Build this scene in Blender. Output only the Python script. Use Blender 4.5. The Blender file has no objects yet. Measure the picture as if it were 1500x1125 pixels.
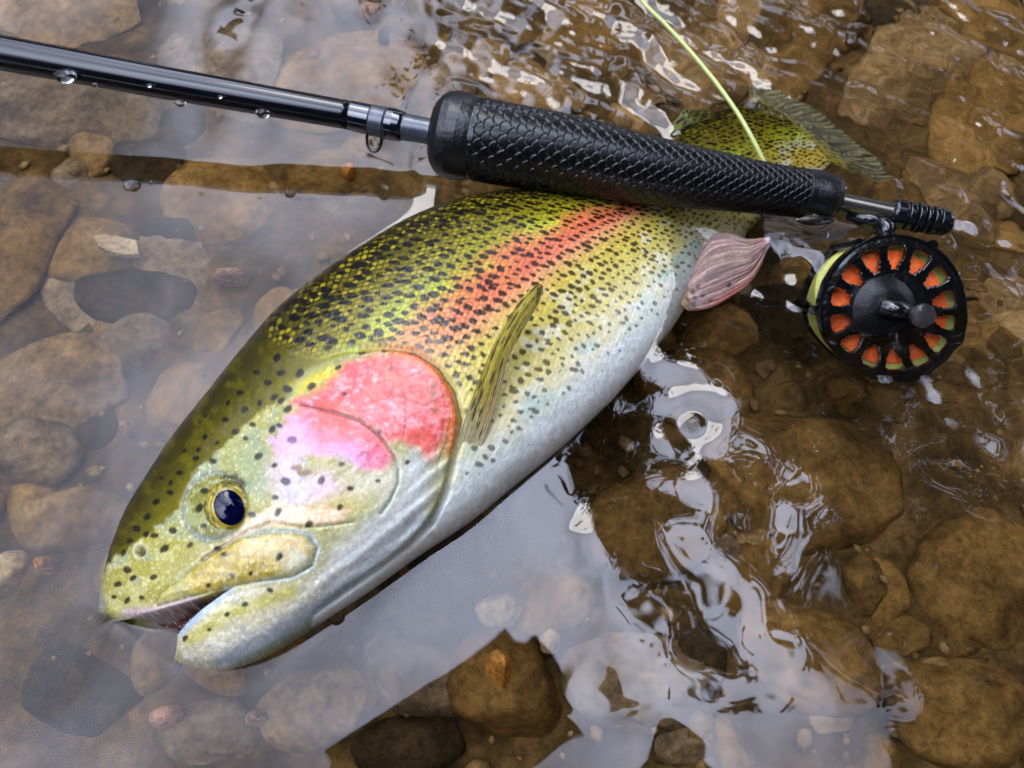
import bpy, bmesh, math, random
import numpy as np
from mathutils import Vector, Matrix
random.seed(7)
rng = np.random.default_rng(7)
R = math.radians
SC = bpy.context.scene
COL = SC.collection

# ------------------------------------------------------------------ camera
CAM_H, PITCH, FPX = 0.23, R(62), 1200.0          # height over the water, tilt below the horizon, focal length in photo pixels
cam = bpy.data.cameras.new('camera')
cam.sensor_width = 36.0
cam.lens = 36.0 * FPX / 1500.0
cam.clip_start, cam.clip_end = 0.01, 400.0
cam.dof.use_dof = True
cam.dof.focus_distance = 0.245
cam.dof.aperture_fstop = 15.0
camera = bpy.data.objects.new('camera', cam)
COL.objects.link(camera)
camera.location = (0, 0, CAM_H)
camera.rotation_euler = (math.pi / 2 - PITCH, 0, 0)
SC.camera = camera
CS, SN = math.cos(PITCH), math.sin(PITCH)

# ------------------------------------------------------------------ sky, sun, exposure
CLOUD_LOC = (0.481, -1.542, 3.449)
SUN_EL, SUN_AZ = R(60), R(-4)                   # azimuth from +Y, negative = left
world = bpy.data.worlds.new('World')
SC.world = world
world.use_nodes = True
wn, wl = world.node_tree.nodes, world.node_tree.links
wn.clear()
w_out = wn.new('ShaderNodeOutputWorld')
w_bg = wn.new('ShaderNodeBackground')
w_bg.inputs['Strength'].default_value = 0.11
sky = wn.new('ShaderNodeTexSky')
sky.sky_type = 'NISHITA'
sky.sun_disc = False
sky.sun_elevation = SUN_EL
sky.sun_rotation = SUN_AZ
sky.dust_density = 2.0
w_tc = wn.new('ShaderNodeTexCoord')
w_map = wn.new('ShaderNodeMapping')
w_map.inputs['Scale'].default_value = (1.0, 1.0, 1.3)
w_map.inputs['Location'].default_value = CLOUD_LOC
w_noise = wn.new('ShaderNodeTexNoise')
w_noise.inputs['Scale'].default_value = 1.9
w_noise.inputs['Detail'].default_value = 6.0
w_noise.inputs['Roughness'].default_value = 0.5
w_noise.inputs['Distortion'].default_value = 0.3
w_mask = wn.new('ShaderNodeValToRGB')              # how much cloud veils the blue
w_mask.color_ramp.elements[0].position = 0.34
w_mask.color_ramp.elements[0].color = (0.45, 0.45, 0.45, 1)
w_mask.color_ramp.elements[1].position = 0.56
w_mask.color_ramp.elements[1].color = (1, 1, 1, 1)
w_br = wn.new('ShaderNodeValToRGB')                # cloud brightness: grey bellies, sunlit tops
w_br.color_ramp.elements[0].position = 0.40
w_br.color_ramp.elements[0].color = (0.15, 0.152, 0.16, 1)
w_br.color_ramp.elements[1].position = 0.64
w_br.color_ramp.elements[1].color = (1, 1, 1, 1)
w_cloud = wn.new('ShaderNodeRGB')
w_cloud.outputs[0].default_value = (80.0, 87.0, 112.0, 1)
w_mul = wn.new('ShaderNodeMixRGB')
w_mul.blend_type = 'MULTIPLY'
w_mul.inputs['Fac'].default_value = 1.0
w_mix = wn.new('ShaderNodeMixRGB')
wl.new(w_tc.outputs['Generated'], w_map.inputs['Vector'])
wl.new(w_map.outputs['Vector'], w_noise.inputs['Vector'])
wl.new(w_noise.outputs['Fac'], w_mask.inputs['Fac'])
wl.new(w_noise.outputs['Fac'], w_br.inputs['Fac'])
wl.new(w_cloud.outputs[0], w_mul.inputs['Color1'])
wl.new(w_br.outputs['Color'], w_mul.inputs['Color2'])
wl.new(w_mask.outputs['Color'], w_mix.inputs['Fac'])
wl.new(sky.outputs['Color'], w_mix.inputs['Color1'])
w_sep = wn.new('ShaderNodeSeparateXYZ')            # an overcast sky is brightest overhead
w_pow = wn.new('ShaderNodeMath')
w_pow.operation = 'POWER'
w_pow.use_clamp = True
w_pow.inputs[1].default_value = 4.0
w_mad = wn.new('ShaderNodeMath')
w_mad.operation = 'MULTIPLY_ADD'
w_mad.inputs[1].default_value = 1.0
w_mad.inputs[2].default_value = 0.6
w_zen = wn.new('ShaderNodeMixRGB')
w_zen.blend_type = 'MULTIPLY'
w_zen.inputs['Fac'].default_value = 1.0
wl.new(w_tc.outputs['Generated'], w_sep.inputs['Vector'])
wl.new(w_sep.outputs['Z'], w_pow.inputs[0])
wl.new(w_pow.outputs[0], w_mad.inputs[0])
wl.new(w_mul.outputs['Color'], w_zen.inputs['Color1'])
wl.new(w_mad.outputs[0], w_zen.inputs['Color2'])
wl.new(w_zen.outputs['Color'], w_mix.inputs['Color2'])
wl.new(w_mix.outputs['Color'], w_bg.inputs['Color'])
wl.new(w_bg.outputs['Background'], w_out.inputs['Surface'])

sl = bpy.data.lights.new('sun', 'SUN')
sl.energy = 1.3
sl.angle = R(18)
sl.color = (1.0, 0.96, 0.9)
sun = bpy.data.objects.new('sun', sl)
COL.objects.link(sun)
sun_dir = Vector((math.sin(SUN_AZ) * math.cos(SUN_EL), math.cos(SUN_AZ) * math.cos(SUN_EL), math.sin(SUN_EL)))
sun.rotation_euler = sun_dir.to_track_quat('Z', 'Y').to_euler()
sun.location = (0, 0, 5)

SC.view_settings.view_transform = 'Standard'
SC.view_settings.look = 'None'
SC.view_settings.exposure = -0.42
SC.view_settings.gamma = 1.0
SC.view_settings.use_curve_mapping = False
SC.render.engine = 'CYCLES'
SC.cycles.max_bounces = 10
SC.cycles.transmission_bounces = 8
SC.cycles.transparent_max_bounces = 12
SC.cycles.caustics_refractive = True
SC.cycles.caustics_reflective = True
SC.cycles.blur_glossy = 0.3
SC.cycles.sample_clamp_indirect = 6.0
SC.cycles.use_denoising = True


# ------------------------------------------------------------------ helpers
def ray(px, py):
    xp = (np.asarray(px, float) - 750.0) / FPX
    yp = (np.asarray(py, float) - 562.5) / FPX
    return xp, CS - yp * SN, -(SN + yp * CS)        # world direction with unit camera depth


def unproj(px, py, z):
    """photo pixel -> the world point at height z"""
    dx, dy, dz = ray(px, py)
    t = (np.asarray(z, float) - CAM_H) / dz
    return np.stack([dx * t, dy * t, np.broadcast_to(np.asarray(z, float), np.shape(dx * t))], -1)


def proj(P):
    P = np.asarray(P, float)
    x, y, d = P[..., 0], P[..., 1], CAM_H - P[..., 2]
    Z = y * CS + d * SN
    up = y * SN - d * CS
    return 750.0 + FPX * x / Z, 562.5 - FPX * up / Z


def srgb(c):
    c = np.asarray(c, float) / 255.0
    return np.where(c <= 0.04045, c / 12.92, ((c + 0.055) / 1.055) ** 2.4)


def sstep(a, b, x):
    t = np.clip((x - a) / (b - a), 0, 1)
    return t * t * (3 - 2 * t)


def mixc(base, col, m):
    m = np.clip(m, 0, 1)[..., None]
    return base * (1 - m) + np.asarray(col) * m


def hash2(i, j, seed=0):
    i = np.asarray(i, np.int64)
    j = np.asarray(j, np.int64)
    h = (i * 374761393 + j * 668265263 + seed * 974634721) & 0xFFFFFFFF
    h = ((h ^ (h >> 13)) * 1274126177) & 0xFFFFFFFF
    h = ((h ^ (h >> 16)) * 2246822519) & 0xFFFFFFFF
    return ((h ^ (h >> 15)) & 0xFFFFFF) / float(0xFFFFFF)


def vnoise(x, y, seed=0):
    xi, yi = np.floor(x).astype(np.int64), np.floor(y).astype(np.int64)
    fx, fy = x - xi, y - yi
    fx = fx * fx * fx * (fx * (fx * 6 - 15) + 10)
    fy = fy * fy * fy * (fy * (fy * 6 - 15) + 10)
    a, b = hash2(xi, yi, seed), hash2(xi + 1, yi, seed)
    c, d = hash2(xi, yi + 1, seed), hash2(xi + 1, yi + 1, seed)
    return (a * (1 - fx) + b * fx) * (1 - fy) + (c * (1 - fx) + d * fx) * fy


def fbm(x, y, seed=0, oct=4, gain=0.5):
    s, a, n = 0, 1, 0
    for k in range(oct):
        s = s + a * vnoise(x * 2 ** k + 17.3 * k, y * 2 ** k - 9.1 * k, seed + k)
        n += a
        a *= gain
    return s / n


def polydist(px, py, pts, closed=False):
    pts = list(pts) + ([pts[0]] if closed else [])
    best = np.full(np.shape(px), 1e9)
    for (x0, y0), (x1, y1) in zip(pts[:-1], pts[1:]):
        vx, vy = x1 - x0, y1 - y0
        t = np.clip(((px - x0) * vx + (py - y0) * vy) / (vx * vx + vy * vy + 1e-12), 0, 1)
        best = np.minimum(best, (px - x0 - t * vx) ** 2 + (py - y0 - t * vy) ** 2)
    return np.sqrt(best)


def inpoly(px, py, pts):
    ins = np.zeros(np.shape(px), bool)
    n = len(pts)
    for k in range(n):
        (x0, y0), (x1, y1) = pts[k], pts[(k + 1) % n]
        if y0 == y1:
            continue
        c = ((y0 > py) != (y1 > py)) & (px < (x1 - x0) * (py - y0) / (y1 - y0) + x0)
        ins ^= c
    return ins


def psd(px, py, pts):
    """signed distance to a polygon, positive inside"""
    d = polydist(px, py, pts, True)
    return np.where(inpoly(px, py, pts), d, -d)


def spline(pts, u):
    """Catmull-Rom through rows of pts at parameters u in 0..1"""
    P = np.asarray(pts, float)
    n = len(P) - 1
    P = np.vstack([2 * P[0] - P[1], P, 2 * P[-1] - P[-2]])
    t = np.clip(np.asarray(u, float), 0, 1) * n
    i = np.minimum(t.astype(int), n - 1)
    f = (t - i)[:, None]
    a, b, c, d = P[i], P[i + 1], P[i + 2], P[i + 3]
    return 0.5 * (2 * b + (c - a) * f + (2 * a - 5 * b + 4 * c - d) * f ** 2 + (3 * b - a - 3 * c + d) * f ** 3)


def scale_field(a, c, pa, pc, r):
    """overlapping scales on a staggered lattice; free round edges point to -a.
    returns relief 0..1 and distance-to-edge 0..1 and the scale's lattice cell"""
    i0 = np.floor(a / pa).astype(np.int64)
    best_i = np.full(a.shape, -10 ** 9)
    bj = np.zeros(a.shape, np.int64)
    h = np.zeros(a.shape)
    e = np.zeros(a.shape)
    for di in (2, 1, 0, -1, -2):
        i = i0 + di
        off = 0.5 * (i & 1)
        j0 = np.round(c / pc - off).astype(np.int64)
        dc = c - (j0 + off) * pc
        da = a - i * pa
        d2 = np.sqrt(da * da + (dc * r / (pc * 0.56)) ** 2)
        ok = (d2 < r) & (best_i < -10 ** 8)
        h = np.where(ok, 0.55 - 0.45 * da / r - 0.25 * (dc / pc) ** 2, h)
        e = np.where(ok, 1 - d2 / r, e)
        bj = np.where(ok, j0, bj)
        best_i = np.where(ok, i, best_i)
    return h, e, best_i, bj


def link(o, parent=None, label=None, cat=None, group=None, kind=None):
    COL.objects.link(o)
    if parent is not None:
        o.parent = parent
    if label:
        o['label'] = label
    if cat:
        o['category'] = cat
    if group:
        o['group'] = group
    if kind:
        o['kind'] = kind
    return o


def empty(name, label, cat, loc=(0, 0, 0), group=None):
    o = bpy.data.objects.new(name, None)
    o.empty_display_size = 0.01
    o.location = loc
    return link(o, None, label, cat, group)


def mesh_np(name, V, quads=None, tris=None, mat=None, col=None, smooth=True, uv=None):
    me = bpy.data.meshes.new(name)
    V = np.ascontiguousarray(V, np.float32).reshape(-1, 3)
    loops, starts, tot = [], [], 0
    if quads is not None and len(quads):
        q = np.asarray(quads, np.int32).reshape(-1, 4)
        loops.append(q.ravel())
        starts.append(np.arange(len(q)) * 4)
        tot = len(q) * 4
    if tris is not None and len(tris):
        t = np.asarray(tris, np.int32).reshape(-1, 3)
        loops.append(t.ravel())
        starts.append(tot + np.arange(len(t)) * 3)
    loops = np.concatenate(loops).astype(np.int32)
    starts = np.concatenate(starts).astype(np.int32)
    me.vertices.add(len(V))
    me.vertices.foreach_set('co', V.ravel())
    me.loops.add(len(loops))
    me.loops.foreach_set('vertex_index', loops)
    me.polygons.add(len(starts))
    me.polygons.foreach_set('loop_start', starts)
    me.update(calc_edges=True)
    me.validate()
    if smooth:
        me.polygons.foreach_set('use_smooth', np.ones(len(me.polygons), bool))
    if col is not None:
        at = me.color_attributes.new('Col', 'FLOAT_COLOR', 'POINT')
        c4 = np.ones((len(V), 4), np.float32)
        c4[:, :3] = np.asarray(col, np.float32).reshape(-1, 3)
        at.data.foreach_set('color', c4.ravel())
    if mat:
        me.materials.append(mat)
    return me


def grid_quads(nu, nv, wrap_v=False, flip=False):
    i = np.arange(nu - 1)[:, None]
    j = np.arange(nv if wrap_v else nv - 1)[None, :]
    j1 = (j + 1) % nv
    q = np.stack([i * nv + j, (i + 1) * nv + j, (i + 1) * nv + j1, i * nv + j1], -1).reshape(-1, 4)
    return q[:, ::-1] if flip else q


def obj(name, me, parent=None, **kw):
    return link(bpy.data.objects.new(name, me), parent, **kw)


def lathe(prof, n=48, cap=True):
    """prof: (axial, radius) rows along local +X; returns V, quads, tris"""
    prof = np.asarray(prof, float)
    th = np.linspace(0, 2 * np.pi, n, endpoint=False)
    V = np.stack([np.repeat(prof[:, :1], n, 1), prof[:, 1:2] * np.cos(th), prof[:, 1:2] * np.sin(th)], -1)
    q = grid_quads(len(prof), n, True)
    V = V.reshape(-1, 3)
    tr = []
    if cap:
        a = len(V)
        V = np.vstack([V, [[prof[0, 0], 0, 0], [prof[-1, 0], 0, 0]]])
        for k in range(n):
            tr.append((a, k, (k + 1) % n))
            b = (len(prof) - 1) * n
            tr.append((a + 1, b + (k + 1) % n, b + k))
    return V, q, tr


def tube(pts, rad, n=10):
    P = np.asarray(pts, float)
    rad = np.broadcast_to(np.asarray(rad, float), (len(P),))
    T = np.gradient(P, axis=0)
    T /= np.linalg.norm(T, axis=1)[:, None]
    up = np.array([0.13, 0.21, 0.97])
    A = np.cross(T, up)
    A /= np.linalg.norm(A, axis=1)[:, None]
    B = np.cross(T, A)
    th = np.linspace(0, 2 * np.pi, n, endpoint=False)
    V = P[:, None] + rad[:, None, None] * (A[:, None] * np.cos(th)[None, :, None] + B[:, None] * np.sin(th)[None, :, None])
    q = grid_quads(len(P), n, True, flip=True)
    V = V.reshape(-1, 3)
    a = len(V)
    V = np.vstack([V, P[:1], P[-1:]])
    tr = []
    for k in range(n):
        tr.append((a, (k + 1) % n, k))
        b = (len(P) - 1) * n
        tr.append((a + 1, b + k, b + (k + 1) % n))
    return V, q, tr


# ------------------------------------------------------------------ materials
def new_mat(name):
    m = bpy.data.materials.new(name)
    m.use_nodes = True
    nt = m.node_tree
    return m, nt.nodes, nt.links, nt.nodes['Principled BSDF']


def plain(name, c, rough=0.5, metal=0.0, coat=0.0, spec=0.5, noise=None, bump=0.0, nscale=60, trans=0.0, ior=1.45):
    m, n, l, p = new_mat(name)
    lin = tuple(srgb(c)) + (1,)
    p.inputs['Base Color'].default_value = lin
    p.inputs['Roughness'].default_value = rough
    p.inputs['Metallic'].default_value = metal
    p.inputs['Coat Weight'].default_value = coat
    p.inputs['Coat Roughness'].default_value = 0.06
    p.inputs['Specular IOR Level'].default_value = spec
    p.inputs['Transmission Weight'].default_value = trans
    p.inputs['IOR'].default_value = ior
    if noise or bump:
        tc = n.new('ShaderNodeTexCoord')
        t = n.new('ShaderNodeTexNoise')
        t.inputs['Scale'].default_value = nscale
        t.inputs['Detail'].default_value = 5
        l.new(tc.outputs['Object'], t.inputs['Vector'])
        if noise:
            r = n.new('ShaderNodeValToRGB')
            r.color_ramp.elements[0].position = 0.3
            r.color_ramp.elements[1].position = 0.7
            r.color_ramp.elements[0].color = tuple(srgb(noise)) + (1,)
            r.color_ramp.elements[1].color = lin
            l.new(t.outputs['Fac'], r.inputs['Fac'])
            l.new(r.outputs['Color'], p.inputs['Base Color'])
        if bump:
            b = n.new('ShaderNodeBump')
            b.inputs['Strength'].default_value = 1.0
            b.inputs['Distance'].default_value = bump
            l.new(t.outputs['Fac'], b.inputs['Height'])
            l.new(b.outputs['Normal'], p.inputs['Normal'])
    return m


def painted(name, rough=0.3, coat=0.4, metal=0.0, bump=0.0, nscale=2000, alpha=None, spec=0.4, mottle=0.0):
    """colour comes from the mesh's own colour attribute"""
    m, n, l, p = new_mat(name)
    a = n.new('ShaderNodeAttribute')
    a.attribute_name = 'Col'
    src = a.outputs['Color']
    if mottle:
        tc0 = n.new('ShaderNodeTexCoord')
        t0 = n.new('ShaderNodeTexNoise')
        t0.inputs['Scale'].default_value = 700
        t0.inputs['Detail'].default_value = 4
        l.new(tc0.outputs['Object'], t0.inputs['Vector'])
        mr0 = n.new('ShaderNodeMapRange')
        mr0.inputs['From Min'].default_value = 0.3
        mr0.inputs['From Max'].default_value = 0.7
        mr0.inputs['To Min'].default_value = 1 - mottle
        mr0.inputs['To Max'].default_value = 1 + mottle
        l.new(t0.outputs['Fac'], mr0.inputs['Value'])
        hs0 = n.new('ShaderNodeHueSaturation')
        l.new(mr0.outputs['Result'], hs0.inputs['Value'])
        l.new(src, hs0.inputs['Color'])
        src = hs0.outputs['Color']
    l.new(src, p.inputs['Base Color'])
    p.inputs['Roughness'].default_value = rough
    p.inputs['Metallic'].default_value = metal
    p.inputs['Coat Weight'].default_value = coat
    p.inputs['Coat Roughness'].default_value = 0.08
    p.inputs['Specular IOR Level'].default_value = spec
    if alpha is not None:
        p.inputs['Alpha'].default_value = alpha
    if bump:
        tc = n.new('ShaderNodeTexCoord')
        t = n.new('ShaderNodeTexNoise')
        t.inputs['Scale'].default_value = nscale
        t.inputs['Detail'].default_value = 2
        l.new(tc.outputs['Object'], t.inputs['Vector'])
        b = n.new('ShaderNodeBump')
        b.inputs['Strength'].default_value = 1.0
        b.inputs['Distance'].default_value = bump
        l.new(t.outputs['Fac'], b.inputs['Height'])
        l.new(b.outputs['Normal'], p.inputs['Normal'])
    return m


def stone_mat(name, c0, c1, c2, scale=60):
    m, n, l, p = new_mat(name)
    tc = n.new('ShaderNodeTexCoord')
    oi = n.new('ShaderNodeObjectInfo')
    ad = n.new('ShaderNodeVectorMath')
    ad.operation = 'ADD'
    gm = n.new('ShaderNodeNewGeometry')
    l.new(gm.outputs['Position'], ad.inputs[0])
    l.new(oi.outputs['Random'], ad.inputs[1])
    t = n.new('ShaderNodeTexNoise')
    t.inputs['Scale'].default_value = scale
    t.inputs['Detail'].default_value = 9
    t.inputs['Roughness'].default_value = 0.68
    l.new(ad.outputs[0], t.inputs['Vector'])
    r = n.new('ShaderNodeValToRGB')
    e = r.color_ramp.elements
    e[0].position, e[0].color = 0.3, tuple(srgb(c0)) + (1,)
    e[1].position, e[1].color = 0.72, tuple(srgb(c2)) + (1,)
    k = e.new(0.5)
    k.color = tuple(srgb(c1)) + (1,)
    l.new(t.outputs['Fac'], r.inputs['Fac'])
    t2 = n.new('ShaderNodeTexNoise')
    t2.inputs['Scale'].default_value = scale * 5
    t2.inputs['Detail'].default_value = 9
    t2.inputs['Roughness'].default_value = 0.82
    l.new(ad.outputs[0], t2.inputs['Vector'])
    r2 = n.new('ShaderNodeValToRGB')
    r2.color_ramp.elements[0].position, r2.color_ramp.elements[0].color = 0.38, (0.30, 0.28, 0.25, 1)
    r2.color_ramp.elements[1].position, r2.color_ramp.elements[1].color = 0.62, (1.5, 1.46, 1.38, 1)
    l.new(t2.outputs['Fac'], r2.inputs['Fac'])
    mx = n.new('ShaderNodeMixRGB')
    mx.blend_type = 'MULTIPLY'
    mx.inputs['Fac'].default_value = 0.75
    l.new(r.outputs['Color'], mx.inputs['Color1'])
    l.new(r2.outputs['Color'], mx.inputs['Color2'])
    hv = n.new('ShaderNodeHueSaturation')
    mr = n.new('ShaderNodeMapRange')
    mr.inputs['To Min'].default_value = 0.84
    mr.inputs['To Max'].default_value = 1.18
    l.new(oi.outputs['Random'], mr.inputs['Value'])
    l.new(mr.outputs['Result'], hv.inputs['Value'])
    l.new(mx.outputs['Color'], hv.inputs['Color'])
    l.new(hv.outputs['Color'], p.inputs['Base Color'])
    p.inputs['Roughness'].default_value = 0.85
    p.inputs['Specular IOR Level'].default_value = 0.1
    b = n.new('ShaderNodeBump')
    b.inputs['Strength'].default_value = 0.6
    b.inputs['Distance'].default_value = 0.0009
    l.new(t2.outputs['Fac'], b.inputs['Height'])
    l.new(b.outputs['Normal'], p.inputs['Normal'])
    return m


M = {}
M['silt'] = stone_mat('riverbed_silt', (32, 24, 11), (80, 60, 29), (122, 93, 50), 40)
M['stone_tan'] = stone_mat('stone_tan', (88, 66, 36), (142, 111, 67), (178, 146, 96), 45)
M['stone_grey'] = stone_mat('stone_grey', (72, 58, 40), (122, 101, 72), (160, 136, 100), 50)
M['stone_brown'] = stone_mat('stone_brown', (60, 44, 20), (122, 91, 44), (162, 124, 66), 45)
M['stone_dark'] = stone_mat('stone_dark', (34, 26, 13), (58, 45, 25), (82, 64, 37), 60)
M['stone_pale'] = stone_mat('stone_pale', (160, 128, 84), (198, 168, 120), (220, 196, 150), 60)
M['stone_orange'] = stone_mat('stone_orange', (150, 92, 36), (204, 140, 62), (226, 172, 92), 90)
M['stone_pink'] = stone_mat('stone_pink', (150, 104, 78), (196, 146, 112), (214, 172, 138), 90)
M['rubber'] = plain('black_rubber', (7, 7, 9), 0.25, coat=0.05, spec=0.42, bump=0.00003, nscale=900)
M['rubber_cap'] = plain('black_rubber_cap', (9, 9, 11), 0.34, coat=0.1, spec=0.45, bump=0.00025, nscale=700)
M['blank'] = plain('graphite_blank', (10, 12, 19), 0.14, coat=0.25, spec=0.4, noise=(6, 7, 10), nscale=300)
M['wrap'] = plain('thread_wrap', (6, 10, 22), 0.1, coat=1.0)
M['winding'] = plain('winding_check', (74, 78, 86), 0.35, metal=0.3, coat=0.4, noise=(50, 54, 62), nscale=400)
M['gunmetal'] = plain('gunmetal', (120, 114, 104), 0.24, metal=0.9)
M['black_metal'] = plain('black_metal', (20, 21, 24), 0.16, metal=0.4, coat=0.7)
M['wire'] = plain('black_wire', (18, 20, 24), 0.15, metal=0.5, coat=0.6)
M['reel_black'] = plain('reel_black', (16, 16, 17), 0.16, metal=0.2, coat=0.9, noise=(9, 9, 10), nscale=260, bump=0.0007)
M['backing'] = plain('orange_backing', (255, 128, 56), 0.6, noise=(255, 92, 26), bump=0.0005, nscale=500)
M['line'] = plain('chartreuse_line', (188, 194, 116), 0.4, coat=0.1, bump=0.0002, nscale=900)
M['line_wound'] = plain('wound_line', (176, 176, 84), 0.5, bump=0.0006, nscale=600)
M['hub'] = plain('hub_black', (12, 12, 13), 0.34, metal=0.1, spec=0.4, noise=(6, 6, 7), nscale=200, bump=0.0004)
M['knob'] = plain('grey_knob', (84, 80, 78), 0.22, metal=0.2, coat=0.6, noise=(40, 38, 38), nscale=160)
M['drop'] = plain('clear_water', (255, 255, 255), 0.0, trans=1.0, ior=1.33)
M['fish'] = painted('trout_skin', 0.26, 0.06, 0.0, bump=0.00008, nscale=1500, spec=0.38, mottle=0.12)
M['fin'] = painted('trout_fin', 0.35, 0.1, alpha=0.74, mottle=0.25, spec=0.3)
M['fin_soft'] = painted('trout_tail_fin', 0.4, 0.1, alpha=0.66)
M['eye'] = painted('trout_eye', 0.1, 1.0)
M['pupil'] = plain('pupil', (2, 4, 34), 0.05, coat=0.15, spec=0.3)
M['bark'] = plain('bark', (70, 58, 44), 0.9, noise=(40, 33, 26), nscale=12)
M['leaf'] = plain('leaf', (58, 70, 30), 0.6, noise=(36, 46, 18), nscale=3)
M['bank'] = plain('bank_soil', (84, 72, 48), 0.95, noise=(58, 60, 34), nscale=1.5)
M['jacket'] = plain('jacket', (40, 42, 40), 0.8, noise=(30, 32, 30), nscale=30)
M['phone'] = plain('phone_shell', (18, 18, 20), 0.3, coat=0.5)

# water: one refracting, reflecting sheet
m, n, l, p = new_mat('stream_water')
p.inputs['Base Color'].default_value = (1, 1, 1, 1)
p.inputs['Roughness'].default_value = 0.0
p.inputs['IOR'].default_value = 1.44
p.inputs['Transmission Weight'].default_value = 1.0
M['water'] = m


# ------------------------------------------------------------------ trout body: stations (back edge, belly edge, centre height, half thickness)
ST = [
    # back x, y     belly x, y    zc(mm)  b(mm)
    (152, 893, 160, 906, -9.0, 1.2),
    (152, 866, 200, 934, -7.0, 7.0),
    (157, 833, 245, 966, -4.5, 10.5),
    (168, 795, 285, 980, -2.0, 13.5),
    (188, 745, 332, 982, -0.2, 16.5),
    (218, 692, 396, 960, 1.0, 19.0),
    (258, 631, 470, 913, 2.5, 21.5),
    (303, 573, 545, 864, 2.5, 23.5),
    (348, 516, 620, 810, 2.5, 25.5),
    (398, 459, 690, 763, 2.5, 27.0),
    (458, 411, 755, 710, 2.0, 28.0),
    (523, 368, 825, 653, 1.0, 27.5),
    (592, 329, 885, 598, -1.0, 26.0),
    (662, 304, 938, 543, -5.0, 24.5),
    (732, 293, 982, 490, -10.0, 22.5),
    (806, 287, 1015, 440, -15.5, 20.0),
    (880, 262, 1050, 395, -19.0, 17.0),
    (940, 228, 1085, 358, -20.0, 14.5),
    (985, 207, 1122, 328, -20.0, 12.0),
    (1030, 192, 1155, 302, -20.0, 9.5),
    (1075, 180, 1182, 282, -20.0, 5.5),
    (1125, 178, 1204, 262, -20.0, 1.0),
]
NU, NV = 820, 330
ST = np.array(ST, float)
u = np.linspace(0, 1, NU) ** 0.96
S = spline(ST, u)
zc, hb = S[:, 4] * 1e-3, np.maximum(S[:, 5], 0.4) * 1e-3
Bt, Vt = S[:, 0:2].copy(), S[:, 2:4].copy()          # wanted outline
Be, Ve = Bt.copy(), Vt.copy()
vv = np.linspace(0, 1, NV)
phi = 0.5 * np.pi * vv + 0.5 * np.arccos(1 - 2 * vv)
cph, sph = np.cos(phi), np.sin(phi) ** 0.9
roll = 0.0034 * np.interp(u, [0, .1, .2, .5, .62, .75, 1], [0, .5, 1, 1, .6, 0, 0])   # it lies rolled a little on its back
for it in range(4):                                   # fit the flat outline so the swollen body's outline matches
    Bw, Vw = unproj(Be[:, 0], Be[:, 1], zc - roll), unproj(Ve[:, 0], Ve[:, 1], zc + roll)
    mid, ax = (Bw + Vw) / 2, (Bw - Vw) / 2
    up = np.zeros_like(ax)
    up[:, 2] = 1
    P = mid[:, None] + ax[:, None] * cph[None, :, None] + (up * hb[:, None])[:, None] * sph[None, :, None]
    Pl = mid[:, None] + ax[:, None] * cph[None, :, None] - (up * hb[:, None])[:, None] * sph[None, :, None]
    D = Vt - Bt
    L2 = (D ** 2).sum(1)

    def tpar(Q):
        x, y = proj(Q)
        return ((x - Bt[:, :1]) * D[:, :1] + (y - Bt[:, 1:]) * D[:, 1:]) / L2[:, None]
    tu, tl = tpar(P), tpar(Pl)
    lo = np.minimum(tu.min(1), tl.min(1))
    hi = np.maximum(tu.max(1), tl.max(1))
    Be -= lo[:, None] * D * 0.9
    Ve += (1 - hi)[:, None] * D * 0.9
fx, fy = proj(P)                                      # where the upper flank lies, in photo pixels
T = np.clip(tpar(P), 0, 1)
seg = np.linalg.norm(np.diff(mid, axis=0), axis=1)
slen = np.concatenate([[0], np.cumsum(seg)]) * 1000   # mm along the fish
SL = np.repeat(slen[:, None], NV, 1)
FISH_LEN = slen[-1]

# --- head landmarks in the same chart
HEAD = [(100, 1100), (60, 700), (300, 400), (420, 520), (470, 528), (510, 517), (560, 512), (605, 518), (640, 540), (664, 575),
        (673, 615), (668, 655), (660, 690), (650, 728), (632, 765), (600, 800), (560, 830), (500, 870), (460, 900), (440, 1000)]
OLIVE = [(150, 840), (172, 815), (195, 800), (215, 785), (250, 757), (270, 735), (285, 692), (317, 663), (344, 640), (380, 604),
         (423, 585), (455, 562), (485, 538), (515, 522), (561, 514), (640, 480), (500, 300), (100, 600)]
PINK = [(430, 588), (476, 564), (506, 532), (555, 523), (593, 525), (625, 538), (650, 562), (664, 592), (660, 628), (646, 655),
        (632, 678), (612, 664), (588, 652), (570, 655), (580, 676), (562, 693), (529, 693), (500, 672), (470, 668), (440, 676),
        (412, 690), (402, 645), (424, 612), (444, 600)]
GROOVE = [(440, 594), (455, 597), (470, 602), (499, 611), (529, 620), (550, 636), (564, 650), (578, 670), (585, 692), (584, 713),
          (573, 737), (560, 755)]
MAX = [(240, 872), (274, 848), (317, 815), (355, 793), (393, 785), (431, 784), (454, 790), (465, 806), (458, 831), (431, 846),
       (368, 855), (333, 862), (282, 876), (235, 888)]
MOUTH = [(196, 906), (240, 895), (282, 883), (322, 869), (344, 863), (322, 878), (300, 894), (280, 912), (264, 930), (238, 918)]
GAP = [(120, 930), (178, 906), (205, 901), (238, 906), (258, 914), (266, 930), (264, 955), (250, 1000), (140, 1010)]
BAND = [(286, 828), (300, 815), (330, 797), (352, 782), (372, 762), (400, 745), (415, 735), (432, 744), (470, 748), (520, 750),
        (500, 768), (450, 773), (400, 772), (350, 790), (318, 808)]
JAW = [(262, 935), (300, 897), (345, 864), (400, 858), (460, 842), (520, 800), (560, 760), (600, 720), (640, 720), (600, 790), (520, 850),
       (430, 920), (330, 975), (290, 985), (262, 968)]
GILLEDGE = HEAD[3:19]

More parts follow.
